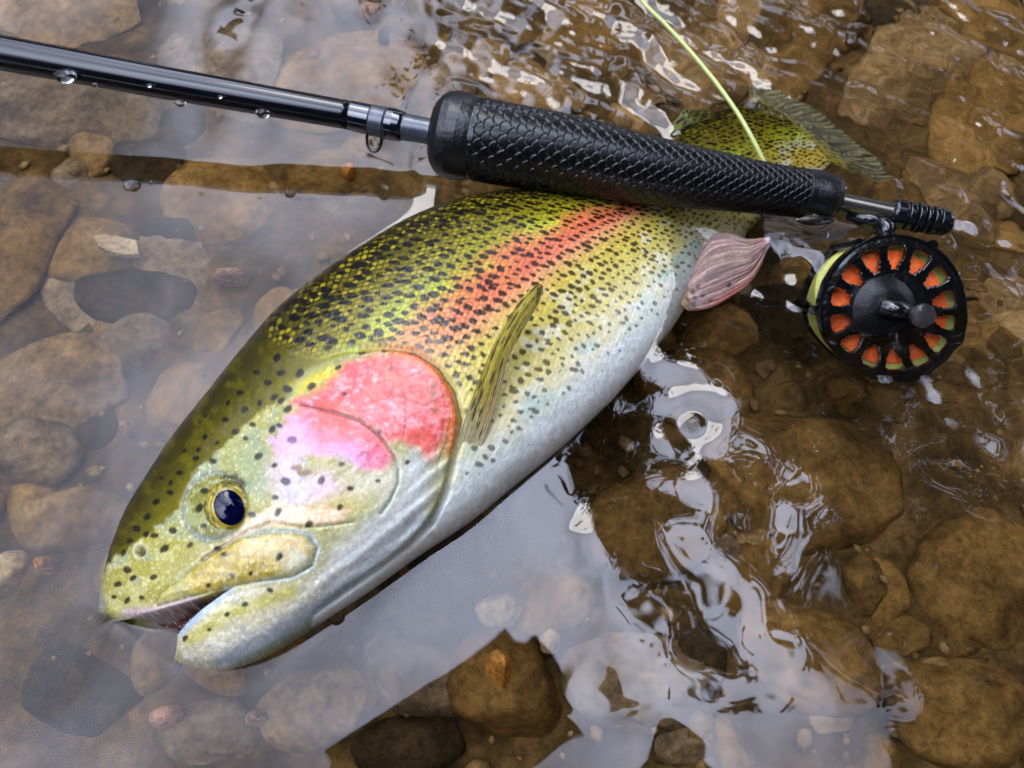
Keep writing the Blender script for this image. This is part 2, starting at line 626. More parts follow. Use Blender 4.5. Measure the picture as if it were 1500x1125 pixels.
dh = psd(fx, fy, HEAD)
head = sstep(-2, 3, dh)
dx, dy = fx - 316, fy - 743
ang = R(-20)
ex, ey = dx * math.cos(ang) - dy * math.sin(ang), dx * math.sin(ang) + dy * math.cos(ang)
de = np.sqrt((ex / 46) ** 2 + (ey / 50) ** 2)         # 1 on the rim of the orbit
dg = polydist(fx, fy, GROOVE)
sm = psd(fx, fy, MAX)
so = psd(fx, fy, MOUTH)
sg = psd(fx, fy, GAP)
sj = psd(fx, fy, JAW)
dn = np.hypot(fx - 206, fy - 808)

Dz = np.zeros_like(fx)                                # relief, mm
Dz += 2.0 * sstep(-1, 6, dh) * sstep(0.2, 0.45, T)
Dz -= 0.9 * np.exp(-((dh + 4) / 4) ** 2) * sstep(0.16, 0.4, T)
Dz += 1.5 * np.clip(1 - de ** 2, 0, 1) ** 0.8
Dz -= 0.5 * np.exp(-((de - 1.06) / 0.07) ** 2)
Dz -= 0.55 * np.exp(-(dg / 2.0) ** 2)
Dz += 0.15 * np.exp(-((dg - 7) / 5) ** 2)
Dz += 0.9 * sstep(-3, 10, sm) - 0.35 * np.exp(-((sm + 2) / 2.5) ** 2)
Dz -= 11 * sstep(-1, 7, so)
Dz -= 3 * sstep(-3, 14, sg)
Dz += 0.5 * np.exp(-((dn - 11) / 4) ** 2) - 2.6 * np.exp(-(dn / 6) ** 2)
dcheek = polydist(fx, fy, [(300, 822), (352, 786), (400, 768), (450, 776), (520, 768)])
Dz -= 0.45 * np.exp(-(dcheek / 3) ** 2)
dthroat = polydist(fx, fy, [(330, 972), (420, 925), (500, 868), (560, 815), (610, 770)])
Dz -= 1.2 * np.exp(-((dthroat - 0) / 9) ** 2)
# folds of the gill membrane, fanning down from the gill cover
fold = np.sin((fx * 0.62 + fy * 0.78 + 8 * fbm(fx / 60, fy / 60, 5)) / 3.4)
mfold = np.exp(-((polydist(fx, fy, [(640, 690), (625, 740), (590, 785), (545, 825), (490, 862)])) / 24) ** 2)
Dz += 0.35 * fold * mfold
Dz += 0.5 * (fbm(fx / 26, fy / 26, 11, 4) - 0.5) * head + 0.22 * (fbm(fx / 7, fy / 7, 12, 3) - 0.5) * head * sstep(0.25, 0.4, T)
# scales
body = 1 - sstep(-8, 6, dh)
body = body * sstep(30, 80, SL)
napemask = sstep(0, 60, (fx - 330) * 0.75 - (fy - 560) * 0.65)
scm = body * napemask
warp = 2.6 * (fbm(SL / 12, T * 8, 3) - 0.5)
sh_, se_, si_, sj_ = scale_field(-SL + warp, T * 100 + warp, 1.75, 2.0, 1.9)
Dz += scm * 0.30 * sh_
Dz += scm * 0.1 * (hash2(si_, sj_, 4) - 0.5)
Pd = P.copy()
Pd[..., 2] += Dz * 1e-3
edge_keep = sstep(0.0, 0.05, vv) * sstep(0.0, 0.05, 1 - vv)
Pd[..., 2] = P[..., 2] + (Pd[..., 2] - P[..., 2]) * edge_keep[None]
Pd[..., 2] = np.maximum(Pd[..., 2], zc[:, None] - 0.6 * hb[:, None])

# --- colouring of the skin
tk = np.array([0, .05, .12, .2, .28, .34, .46, .56, .66, .75, .83, .9, 1.0])
ck = np.array([srgb(c) for c in [(30, 28, 6), (52, 48, 8), (84, 76, 12), (116, 107, 18), (144, 138, 26), (164, 150, 38), (186, 158, 58),
                                 (190, 170, 74), (198, 182, 96), (210, 196, 130), (222, 214, 176), (216, 222, 216), (240, 238, 230)]])
w1 = T * (1 - 0.42 * sstep(225, 290, SL)) + 0.05 * (fbm(fx / 40, fy / 40, 21) - 0.5)
C = np.stack([np.interp(w1, tk, ck[:, k]) for k in range(3)], -1)
sc_c = np.interp(SL, [0, 110, 200, 260, 340], [0.43, 0.41, 0.375, 0.36, 0.36])
stripe = np.exp(-((w1 - sc_c) / 0.088) ** 4) * sstep(95, 120, SL) * (0.55 + 0.45 * sstep(100, 150, SL)) * (1 - sstep(215, 262, SL))
stripe *= 0.75 + 0.5 * fbm(fx / 14, fy / 14, 23)
C = mixc(C, srgb((208, 98, 70)), stripe * 0.88)
C = mixc(C, srgb((226, 150, 130)), 0.35 * np.exp(-((w1 - sc_c - 0.09) / 0.05) ** 2) * sstep(110, 140, SL) * sstep(240, 200, SL))
C = mixc(C, srgb((180, 200, 60)), 0.5 * np.exp(-((w1 - 0.3) / 0.05) ** 2) * sstep(0.45, 0.7, fbm(fx / 30, fy / 30, 24)))
C = mixc(C, srgb((226, 226, 214)), 0.45 * sstep(0.52, 0.72, fbm(fx / 22, fy / 18, 25)) * sstep(0.5, 0.65, T))
C = mixc(C, srgb((150, 196, 196)), 0.5 * np.exp(-((w1 - 0.82) / 0.045) ** 2) * sstep(0.35, 0.65, fbm(fx / 50, fy / 50, 26)))
# each scale: dark rim, bright centre, its own tone
tone = 0.9 + 0.25 * hash2(si_, sj_, 8)
C = C * (1 + scm * (tone - 1) * 0.8)[..., None]
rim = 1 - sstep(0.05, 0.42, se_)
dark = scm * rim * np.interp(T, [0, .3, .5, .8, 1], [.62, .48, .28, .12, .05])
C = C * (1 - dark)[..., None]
gold = scm * sstep(0.25, 0.6, se_) * np.interp(T, [0, .06, .25, .42], [.5, .9, .6, 0]) * sstep(0.25, 0.95, hash2(si_, sj_, 9)) * (0.4 + 0.9 * fbm(fx / 30, fy / 30, 29))
C = mixc(C, srgb((186, 164, 40)), gold * 0.7)

# spots of the flank on a jittered lattice
def spots(a, b, seed, prob, ra, rb, lean=0.35, jit=0.5):
    i0, j0 = np.floor(a).astype(np.int64), np.floor(b).astype(np.int64)
    m = np.zeros(a.shape)
    for di in (-1, 0, 1):
        for dj in (-1, 0, 1):
            i, j = i0 + di, j0 + dj
            cx = i + 0.5 + jit * (hash2(i, j, seed) - 0.5) + 0.5 * (j & 1)
            cy = j + 0.5 + jit * (hash2(i, j, seed + 1) - 0.5)
            keep = hash2(i, j, seed + 2) < prob
            sz = 0.6 + 0.75 * hash2(i, j, seed + 3)
            le = lean + 0.7 * (hash2(i, j, seed + 4) - 0.5)
            qa, qb = a - cx, b - cy
            pa_ = (qa - le * qb) / (ra * sz)
            pb_ = qb / (rb * sz)
            m = np.maximum(m, keep * (1 - sstep(0.78, 1.06, np.sqrt(pa_ ** 2 + pb_ ** 2))))
    return m


wob = 0.22 * (fbm(fx / 5, fy / 5, 31, 2) - 0.5)
sa = SL * (1 + 0.0009 * SL) / 4.1
Tt = T * (1 - 0.42 * sstep(225, 290, SL))
prob = np.interp(Tt, [0, .1, .5, .76, .87, .93], [.97, .97, .95, .9, .55, .0])
siz = np.interp(Tt, [0, .3, .6, .88], [1.0, .98, .86, .66])
ms = np.maximum(spots(sa + wob, T * 25 + wob, 41, prob, 0.35 * siz, 0.385 * siz), spots(sa * 0.83 + 31 + wob, T * 21 + 7 + wob, 47, prob * 0.2, 0.22 * siz, 0.26 * siz))
ms = ms * (1 - sstep(-16, -4, dh)) * sstep(-20, 20, (fx - 372) * 0.75 - (fy - 540) * 0.65 + 40 * 0)
strength = np.interp(Tt, [0, .6, .85], [.97, .9, .7])
C = mixc(C, srgb((10, 8, 5)), ms * strength)

# --- head colours
n1, n2, n3 = fbm(fx / 34, fy / 34, 51), fbm(fx / 12, fy / 12, 52), fbm(fx / 5, fy / 5, 53, 3)
Hc = np.zeros_like(C) + srgb((150, 142, 62))
Hc = mixc(Hc, srgb((186, 178, 116)), sstep(0.42, 0.68, n2) * 0.65)
Hc = mixc(Hc, srgb((132, 146, 120)), sstep(0.48, 0.7, n1) * 0.6)
# round the eye: pale grey green
Hc = mixc(Hc, srgb((136, 146, 104)), np.exp(-((np.hypot(fx - 375, fy - 680)) / 50) ** 2) * 0.8)
# jaw, throat: silver blue white
silver = sstep(-6, 14, sj)
Hc = mixc(Hc, srgb((204, 194, 160)), silver)
Hc = mixc(Hc, srgb((232, 226, 202)), silver * sstep(0.48, 0.66, n3) * 0.8)
Hc = mixc(Hc, srgb((158, 160, 168)), silver * sstep(0.52, 0.72, n2) * 0.5)
Hc = mixc(Hc, srgb((186, 176, 84)), np.exp(-(polydist(fx, fy, [(285, 938), (330, 905), (400, 880), (430, 868)]) / 14) ** 2) * 0.85 * (0.5 + n3))
below = sstep(0, 22, (fx - 330) * 0.53 + (fy - 985) * 0.85 + 12)
Hc = mixc(Hc, srgb((176, 196, 220)), np.exp(-(dthroat / 14) ** 2) * 0.55)
Hc = mixc(Hc, srgb((150, 180, 216)), np.exp(-(polydist(fx, fy, [(266, 930), (300, 900), (338, 868)]) / 5) ** 2) * 0.75)
Hc = mixc(Hc, srgb((204, 206, 204)), np.exp(-(polydist(fx, fy, [(610, 700), (600, 740), (560, 785), (510, 825)]) / 34) ** 2) * 0.75)
Hc = mixc(Hc, srgb((150, 158, 150)), mfold * (0.5 + 0.5 * fold) * 0.35)
# yellow cheek under the pink
Hc = mixc(Hc, srgb((196, 176, 84)), np.exp(-(polydist(fx, fy, [(420, 770), (480, 745), (530, 730)]) / 18) ** 2) * 0.8 * (0.5 + n2))
Hc = mixc(Hc, srgb((214, 206, 176)), np.exp(-(polydist(fx, fy, [(530, 715), (560, 705)]) / 26) ** 2) * 0.8)
# pink gill cover
sp = psd(fx + 10 * (n2 - 0.5), fy + 10 * (n3 - 0.5), PINK)
pk = sstep(-9, 10, sp + 14 * (n2 - 0.5))
n5 = fbm(fx / 11 + 1.5 * n1, fy / 6 + 1.5 * n2, 55, 5, 0.62)
pinkc = np.zeros_like(C) + srgb((210, 92, 88))
lower = sstep(0, 40, (fy - 600) + (fx - 440) * -0.38)
pinkc = mixc(pinkc, srgb((210, 106, 140)), lower * 0.8)
pinkc = mixc(pinkc, srgb((226, 142, 142)), sstep(0.40, 0.72, n5) * 0.7)
pinkc = mixc(pinkc, srgb((236, 196, 196)), sstep(0.60, 0.78, n5) * 0.3)
pinkc = mixc(pinkc, srgb((206, 82, 58)), sstep(0.46, 0.72, n1) * 0.65)
pinkc = mixc(pinkc, srgb((176, 64, 70)), sstep(0.55, 0.75, fbm(fx / 9, fy / 14, 56, 4)) * 0.45)
pinkc = mixc(pinkc, srgb((226, 180, 206)), np.exp(-(polydist(fx, fy, [(425, 640), (450, 690), (500, 690)]) / 32) ** 2) * 0.75)
for (qx, qy, qr) in [(412, 640, 20), (506, 680, 20), (440, 722, 26), (428, 700, 18)]:
    pinkc = mixc(pinkc, srgb((178, 160, 224)), np.exp(-(np.hypot(fx - qx, fy - qy) / qr) ** 2) * 0.75 * (0.3 + n2))
Hc = mixc(Hc, pinkc, pk)
lil = np.exp(-(polydist(fx, fy, [(420, 690), (430, 725), (480, 715)]) / 24) ** 2)
Hc = mixc(Hc, srgb((222, 190, 206)), lil * 0.75 * (0.4 + n2))
Hc = mixc(Hc, srgb((170, 180, 226)), np.exp(-(np.hypot(fx - 437, fy - 722) / 17) ** 2) * 0.6)
# orange hem behind the gill cover
hem = np.exp(-((dh - 6) / 9) ** 2) * sstep(540, 600, fx) * sstep(690, 640, fy)
Hc = mixc(Hc, srgb((206, 92, 40)), hem * 0.9)
Hc = mixc(Hc, srgb((120, 92, 50)), np.exp(-(polydist(fx, fy, [(636, 570), (634, 590), (638, 605)]) / 6) ** 2) * sstep(0.4, 0.6, n3) * 0.8)
# pale suborbital band and jaw bone
sb = psd(fx + 8 * (n3 - 0.5), fy + 8 * (n2 - 0.5), BAND)
Hc = mixc(Hc, srgb((226, 194, 156)), sstep(-4, 5, sb) * 0.95)
Hc = mixc(Hc, srgb((240, 222, 190)), sstep(0, 6, sb) * sstep(0.5, 0.65, n3) * 0.7)
mxm = sstep(-4, 8, sm + 8 * (n3 - 0.5)) * 0.9
mc = np.zeros_like(C) + srgb((164, 140, 50))
mc = mixc(mc, srgb((130, 118, 50)), sstep(0.45, 0.7, n1) * 0.6)
mc = mixc(mc, srgb((226, 200, 150)), np.exp(-(polydist(fx, fy, [(370, 802), (440, 805)]) / 17) ** 2) * 0.9)
mc = mixc(mc, srgb((176, 176, 110)), sstep(300, 250, fx) * 0.8)
mc = mixc(mc, srgb((206, 206, 186)), np.exp(-(np.hypot(fx - 440, fy - 830) / 24) ** 2) * 0.9)
mc = mixc(mc, srgb((214, 186, 84)), sstep(0.5, 0.7, n3) * 0.6)
Hc = mixc(Hc, mc, mxm)
Hc = mixc(Hc, srgb((164, 184, 190)), np.exp(-((sm + 4) / 4.0) ** 2) * sstep(340, 420, fx) * 0.6)
Hc = mixc(Hc, srgb((70, 62, 36)), np.exp(-((sm + 1) / 1.6) ** 2) * 0.5)
Hc = mixc(Hc, srgb((196, 166, 176)), np.exp(-(polydist(fx, fy, [(190, 900), (235, 896), (290, 882)]) / 6) ** 2) * 0.8)
# orbit
orb = 1 - sstep(0.95, 1.05, de)
oc = np.zeros_like(C) + srgb((118, 114, 44))
oc = mixc(oc, srgb((156, 160, 110)), sstep(0.42, 0.68, n2) * 0.8)
oc = mixc(oc, srgb((60, 56, 24)), np.exp(-(np.hypot(fx - 352, fy - 748) / 24) ** 2) * 0.7)
Hc = mixc(Hc, oc, orb)
Hc = mixc(Hc, srgb((140, 156, 158)), np.exp(-((de - 1.0) / 0.07) ** 2) * 0.5 * (0.4 + n1))
Hc = mixc(Hc, srgb((60, 60, 40)), np.exp(-((de - 1.07) / 0.04) ** 2) * 0.45)
Hc = mixc(Hc, srgb((50, 50, 20)), np.exp(-(polydist(fx, fy, [(330, 700), (345, 701), (357, 711)]) / 6) ** 2) * 0.9)
# dark crown of the head
so2 = psd(fx + 10 * (n2 - 0.5), fy + 10 * (n3 - 0.5), OLIVE)
ol = sstep(-3, 4, so2)
olc = np.stack([np.interp(T, [0, .06, .16, .3], srgb(np.array([[26, 26, 4], [46, 42, 5], [78, 72, 8], [120, 110, 18]]))[:, k]) for k in range(3)], -1)
olc = mixc(olc, srgb((118, 106, 18)), sstep(0.42, 0.75, n2) * 0.22)
Hc = mixc(Hc, olc, ol)
Hc = mixc(Hc, srgb((196, 176, 36)), np.exp(-(polydist(fx, fy, [(435, 570), (470, 552), (485, 545)]) / 11) ** 2) * (0.4 + n3))
Hc = mixc(Hc, srgb((150, 158, 110)), np.exp(-(polydist(fx, fy, [(425, 585), (445, 550), (490, 528), (520, 517)]) / 7) ** 2) * 0.5)
# mouth and throat cavity
Hc = mixc(Hc, srgb((186, 150, 150)), sstep(-2, 8, sg) * 0.8)
Hc = mixc(Hc, srgb((70, 36, 34)), sstep(-2, 3, so))
Hc = mixc(Hc, srgb((120, 76, 74)), sstep(0, 3, so) * np.exp(-(polydist(fx, fy, [(255, 905), (300, 886), (335, 868)]) / 2.5) ** 2) * 0.7)
# lines
Hc = mixc(Hc, srgb((30, 28, 16)), np.exp(-(dn / 5.5) ** 2) * 0.95)
Hc = mixc(Hc, srgb((176, 180, 150)), np.exp(-((dn - 10) / 2.5) ** 2) * 0.6)
Hc = mixc(Hc, srgb((60, 46, 36)), np.exp(-((dg) / 2.2) ** 2) * sstep(700, 640, fy) * 0.85)
Hc = mixc(Hc, srgb((206, 180, 140)), np.exp(-((polydist(fx, fy, [(x + 1, y - 4) for x, y in GROOVE[3:8]])) / 1.5) ** 2) * 0.5 * (0.3 + n3))
Hc = mixc(Hc, srgb((110, 130, 110)), np.exp(-(dg / 2.5) ** 2) * sstep(660, 700, fy) * 0.7)
Hc = mixc(Hc, srgb((70, 60, 30)), np.exp(-(dcheek / 2.5) ** 2) * 0.6)
for ln in [[(560, 524), (580, 545), (592, 575), (596, 610), (592, 640)], [(600, 580), (620, 576), (640, 570)], [(596, 590), (630, 600), (650, 625)],
           [(646, 560), (652, 600), (648, 640), (636, 670)], [(655, 575), (660, 610), (654, 650), (640, 690)]]:
    Hc = mixc(Hc, srgb((150, 40, 40)), np.exp(-(polydist(fx + 4 * (n2 - .5), fy + 4 * (n3 - .5), ln) / 1.6) ** 2) * 0.6)
n4 = fbm(fx / 2.6, fy / 2.6, 54, 2)
Hc = mixc(Hc, srgb((240, 232, 206)), sstep(0.66, 0.8, n4) * 0.3 * (1 - ol) * (1 - pk) * (0.4 + n1))
Hc = Hc * (0.86 + 0.28 * n4)[..., None]
# spots of the head
HS = [(344, 633, 7), (402, 582, 7), (421, 570, 9), (439, 547, 9), (411, 546, 8), (392, 560, 7), (406, 524, 8), (429, 518, 8), (457, 567, 8),
      (496, 540, 6), (530, 519, 7), (565, 514, 7), (604, 520, 7), (640, 537, 7), (654, 556, 6), (505, 580, 6), (573, 545, 5), (558, 638, 5),
      (430, 648, 9), (399, 630, 8), (410, 625, 6), (422, 600, 8), (412, 588, 7), (421, 709, 9), (473, 708, 8), (502, 684, 6), (515, 719, 6), (500, 747, 6),
      (555, 708, 4), (598, 681, 5), (455, 771, 7), (406, 733, 6), (410, 754, 8), (372, 757, 7), (404, 685, 6), (380, 670, 8), (312, 675, 7),
      (291, 659, 5), (287, 672, 6), (263, 692, 6), (250, 707, 5), (249, 721, 6), (229, 735, 7), (216, 757, 7), (200, 774, 7), (214, 782, 6), (226, 784, 7),
      (190, 792, 6), (181, 810, 6), (187, 835, 8), (196, 848, 7), (173, 856, 7), (168, 875, 5), (190, 882, 7), (212, 878, 5), (229, 848, 7), (243, 805, 9),
      (254, 778, 8), (282, 801, 6), (322, 806, 6), (333, 816, 6), (413, 820, 7), (345, 848, 6), (372, 844, 5), (310, 862, 4), (302, 722, 8), (296, 748, 9),
      (313, 762, 7), (303, 775, 6), (275, 938, 6), (310, 925, 4), (336, 903, 5), (362, 887, 6), (399, 867, 6), (300, 640, 5), (330, 615, 6), (318, 648, 4),
      (358, 600, 7), (370, 622, 6), (334, 590, 5), (352, 575, 6), (376, 545, 6), (381, 590, 6), (360, 642, 5), (270, 660, 4), (300, 610, 4), (236, 700, 4)]
hm = np.zeros_like(fx)
for k, (qx, qy, qr) in enumerate(HS):
    a_ = R(20 + 40 * math.sin(k * 2.4))
    ddx, ddy = fx - qx + 2.5 * (n3 - 0.5), fy - qy + 2.5 * (n2 - 0.5)
    e1 = ddx * math.cos(a_) - ddy * math.sin(a_)
    e2 = ddx * math.sin(a_) + ddy * math.cos(a_)
    hm = np.maximum(hm, 1 - sstep(0.62, 1.15, np.sqrt((e1 / (qr * 1.0)) ** 2 + (e2 / (qr * 0.72)) ** 2)))
Hc = mixc(Hc, srgb((12, 10, 8)), hm * np.where(pk > 0.5, 0.72, 0.9))
for (qx, qy) in [(444, 697), (436, 690), (452, 695)]:
    Hc = mixc(Hc, srgb((126, 96, 64)), (1 - sstep(0.6, 1.1, np.hypot(fx - qx + 8 * (n3 - .5), (fy - qy) * 1.4 + 10 * (n2 - .5)) / 8)) * 0.9)
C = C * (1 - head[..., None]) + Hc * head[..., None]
# dark crease behind the gill cover: shade of a gap painted into the skin
C = mixc(C, srgb((84, 36, 24)), np.exp(-((dh + 2.5) / 2.6) ** 2) * sstep(0.3, 0.45, T) * sstep(0.85, 0.7, T) * 0.8)
C = np.clip(C, 0.002, 0.92)

# --- assemble: upper flank displaced, lower flank the mirrored colours
low = np.linspace(NV - 1, 0, 70).astype(int)[1:-1]
Vfull = np.concatenate([Pd, Pl[:, low]], 1)
Cfull = np.concatenate([C, C[:, low]], 1)
nvt = Vfull.shape[1]
q = grid_quads(NU, nvt, True)
Vf = Vfull.reshape(-1, 3)
a0 = len(Vf)
Vf = np.vstack([Vf, Vfull[0].mean(0)[None], Vfull[-1].mean(0)[None]])
Cf = np.vstack([Cfull.reshape(-1, 3), Cfull[0].mean(0)[None], Cfull[-1].mean(0)[None]])
tr = [(a0, (k + 1) % nvt, k) for k in range(nvt)] + [(a0 + 1, (NU - 1) * nvt + k, (NU - 1) * nvt + (k + 1) % nvt) for k in range(nvt)]
tr = [(a0, k, (k + 1) % nvt) for k in range(nvt)] + [(a0 + 1, (NU - 1) * nvt + (k + 1) % nvt, (NU - 1) * nvt + k) for k in range(nvt)]

trout = empty('trout', 'spotted trout with red flank stripe and pink gill cover, half out of the water', 'fish',
              (float(mid[NU // 2, 0]), float(mid[NU // 2, 1]), -0.03))
TO = np.array(trout.location)
SGf = np.concatenate([sg, sg[:, low]], 1).ravel()
q = q[~(SGf[q] > 3.5).all(1)]
q = q[:, ::-1]
tr = [t[::-1] for t in tr]
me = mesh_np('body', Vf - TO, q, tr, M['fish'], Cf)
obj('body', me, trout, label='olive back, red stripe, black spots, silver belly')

gx, gy, gz = fx[::6, ::5].ravel(), fy[::6, ::5].ravel(), Pd[::6, ::5, 2].ravel()


def body_z(px, py):
    px, py = np.atleast_1d(px), np.atleast_1d(py)
    d = (px[:, None] - gx[None]) ** 2 + (py[:, None] - gy[None]) ** 2
    return gz[np.argmin(d, 1)]


# --- eye
ez = float(body_z(339, 747)[0]) + 0.0001
ec = unproj(339, 747, ez - 0.0042)
nu_, nv_ = 70, 90
th = np.linspace(0, np.pi * 0.62, nu_)[:, None]
ps = np.linspace(0, 2 * np.pi, nv_, endpoint=False)[None]
lx, ly, lz = np.sin(th) * np.cos(ps), np.sin(th) * np.sin(ps), np.cos(th) + 0 * ps
re = 0.0073
E = np.stack([lx * re * 0.92, ly * re * 1.12, lz * re * 0.8], -1)
eaxis = Vector((0.22, -0.22, 1.0)).normalized()
rotm = np.array(eaxis.to_track_quat('Z', 'Y').to_matrix() @ Matrix.Rotation(R(-18), 3, 'Z'))
rr = np.sin(th) + 0 * ps
nn = fbm(lx * 9 + 5, ly * 9 + 5, 61)
nm = fbm(np.arctan2(ly, lx) * 3 + 9, rr * 7, 62, 4)
ce = np.zeros(rr.shape + (3,)) + srgb((104, 96, 36))
ce = mixc(ce, srgb((170, 150, 56)), sstep(0.4, 0.62, nm) * 0.8)
ce = mixc(ce, srgb((52, 46, 18)), sstep(0.5, 0.68, nn) * 0.75 * sstep(0.66, 0.8, rr))
ce = mixc(ce, srgb((222, 204, 120)), np.exp(-((rr - 0.74) / 0.035) ** 2) * 0.55 * sstep(0.35, 0.6, nm))
ce = mixc(ce, srgb((196, 164, 46)), np.exp(-((rr - 0.585) / 0.035) ** 2) * 0.7)
ce = mixc(ce, srgb((40, 38, 20)), sstep(0.9, 0.98, rr) * 0.8)
E = E @ rotm.T + ec - TO
eye = obj('eye', mesh_np('eye', E, grid_quads(nu_, nv_, True)[:, ::1], None, M['eye'], np.clip(ce, 0.002, .9)), trout, label='yellow iris with dark blue pupil')
th = np.linspace(0, R(33), 24)[:, None]
lx, ly, lz = np.sin(th) * np.cos(ps), np.sin(th) * np.sin(ps), np.cos(th) + 0 * ps
E2 = np.stack([lx * re * 0.92, ly * re * 1.2, lz * re * 0.86], -1) @ rotm.T + ec - TO
obj('pupil', mesh_np('pupil', E2, grid_quads(24, nv_, True), None, M['pupil']), eye)


# --- fins: closed thin sheets spanned between a leading and a trailing edge
def fin(name, la, lb, za, zb, colf, rays=14, thick=0.0005, ns=90, nt=60, mat=None, ripple=0.0004, label=None, ragged=0.0, bulge=(0, 0)):
    """la, lb: photo-pixel edge curves from root to tip; za, zb: heights along them"""
    us = np.linspace(0, 1, ns)
    A, B = spline(la, us), spline(lb, us)
    ZA = np.interp(us, np.linspace(0, 1, len(za)), za)
    ZB = np.interp(us, np.linspace(0, 1, len(zb)), zb)
    t = np.linspace(0, 1, nt)
    if ragged:
        rg = 1 - ragged * (0.5 * fbm(t * 9, t * 0 + 3, 66) + 0.5 * fbm(t * 34, t * 0 + 5, 67))
    else:
        rg = np.ones(nt)
    X = A[:, None, 0] * (1 - t) + B[:, None, 0] * t
    Y = A[:, None, 1] * (1 - t) + B[:, None, 1] * t
    Z = ZA[:, None] * (1 - t) + ZB[:, None] * t + 0.004 * np.sin(np.pi * t)[None] * us[:, None] * 0.5
    Z = Z + ripple * np.sin(t * rays * 2 * np.pi)[None] * (0.3 + 0.7 * us[:, None])
    X = X + bulge[0] * np.sin(np.pi * t)[None] * us[:, None]
    Y = Y + bulge[1] * np.sin(np.pi * t)[None] * us[:, None]
    X, Y, Z = [q0[:1] + (q0 - q0[:1]) * rg[None] for q0 in (X, Y, Z)]
    Pf = unproj(X, Y, Z)
    th_ = thick * (1.3 - 0.9 * us)[:, None] * np.sqrt(np.clip(1 - (2 * t - 1) ** 4, 0.02, 1))[None]
    top, bot = Pf.copy(), Pf.copy()
    top[..., 2] += th_
    bot[..., 2] -= th_
    col = colf(us[:, None] + 0 * t[None], t[None] + 0 * us[:, None], X, Y)
    Vn = np.concatenate([top, bot[:, ::-1]], 1)
    Cn = np.concatenate([col, col[:, ::-1]], 1)
    k = Vn.shape[1]
    V_ = Vn.reshape(-1, 3) - TO
    qd = grid_quads(ns, k, True, flip=True)
    e0 = np.array([[j, (j + 1), k - 2 - j, k - 1 - j] for j in range(nt - 1)])
    e1 = (ns - 1) * k + e0[:, ::-1]
    me_ = mesh_np(name, V_, np.vstack([qd, e0, e1]), None, mat or M['fin'], np.clip(Cn.reshape(-1, 3), .002, .9))
    return obj(name, me_, trout, label=label)


def pect_col(us, t, X, Y):
    ry = fbm(t * 16 + 0.5 * us, us * 1.5, 73, 4, 0.6)
    c = np.zeros(us.shape + (3,)) + srgb((146, 128, 18))
    c = mixc(c, srgb((190, 176, 74)), sstep(0.45, 0.7, ry) * 0.8)
    c = mixc(c, srgb((96, 84, 16)), sstep(0.48, 0.3, ry) * 0.6)
    c = mixc(c, srgb((176, 140, 104)), sstep(0.5, 0.95, t) * sstep(0.65, 0.2, us) * 0.8)
    c = mixc(c, srgb((206, 200, 140)), sstep(0.86, 1.0, t) * 0.7)
    c = mixc(c, srgb((190, 180, 150)), sstep(0.3, 0.0, us) * 0.7)
    m_ = spots(us * 15 + 0.5 * ry, t * 4.5, 71, 0.55 * (t < 0.8) + 0.12, 0.5, 0.24, lean=0.0)
    return mixc(c, srgb((16, 13, 7)), m_ * 0.92 * sstep(0.03, 0.15, us))


pz = lambda pts, off: [float(body_z(x, y)[0]) + o for (x, y), o in zip(pts, off)]
PA = [(664, 662), (684, 604), (706, 545), (728, 494), (757, 446), (780, 421), (792, 416)]
PB = [(700, 672), (716, 628), (731, 577), (744, 528), (766, 484), (788, 447), (796, 420)]
fin('pectoral_fin', PA, PB, pz(PA, [-.0006, .002, .005, .008, .011, .013, .014]), pz(PB, [-.0006, .0015, .0035, .006, .0095, .0125, .014]), pect_col,
    rays=11, ripple=0.00022, thick=0.0003, label='olive yellow fin with black dashes')


def pelv_col(us, t, X, Y):
    ry = fbm(t * 26 + 0.6 * us, us * 2.2, 78, 4, 0.6)
    c = np.zeros(us.shape + (3,)) + srgb((128, 92, 80))
    c = mixc(c, srgb((178, 146, 132)), sstep(0.45, 0.7, ry) * 0.85)
    c = mixc(c, srgb((92, 62, 50)), sstep(0.5, 0.28, ry) * 0.8)
    c = mixc(c, srgb((80, 54, 40)), np.exp(-((t - 0.6) / 0.16) ** 2) * np.exp(-((us - 0.42) / 0.26) ** 2) * sstep(0.35, 0.55, fbm(t * 22, us * 3, 75)))
    c = mixc(c, srgb((180, 86, 72)), sstep(0.8, 1.0, t) * sstep(0.2, 0.8, us) * 0.75)
    c = mixc(c, srgb((200, 170, 110)), sstep(0.22, 0.0, us) * sstep(0.5, 1, t) * 0.8)
    for (qx, qy) in [(1015, 428), (1018, 437), (1029, 433), (1016, 446), (1022, 421), (1068, 418), (1040, 440)]:
        c = mixc(c, srgb((36, 34, 34)), 1 - sstep(0.6, 1.1, np.hypot(X - qx, (Y - qy)) / 4.2))
    return mixc(c, srgb((236, 214, 220)), sstep(0.94, 1.0, us) * 0.8)


PLA = [(1018, 392), (1030, 362), (1048, 338), (1076, 335), (1108, 344), (1141, 341)]
PLB = [(996, 447), (1012, 458), (1046, 452), (1082, 434), (1118, 404), (1139, 352)]
fin('pelvic_fin', PLA, PLB, [.002, .004, .006, .008, .009, .009], [-.001, .0, .001, .002, .004, .008], pelv_col, rays=17, ripple=0.00010, ragged=0.22, thick=0.00022,
    label='pink ragged fin with red hem')


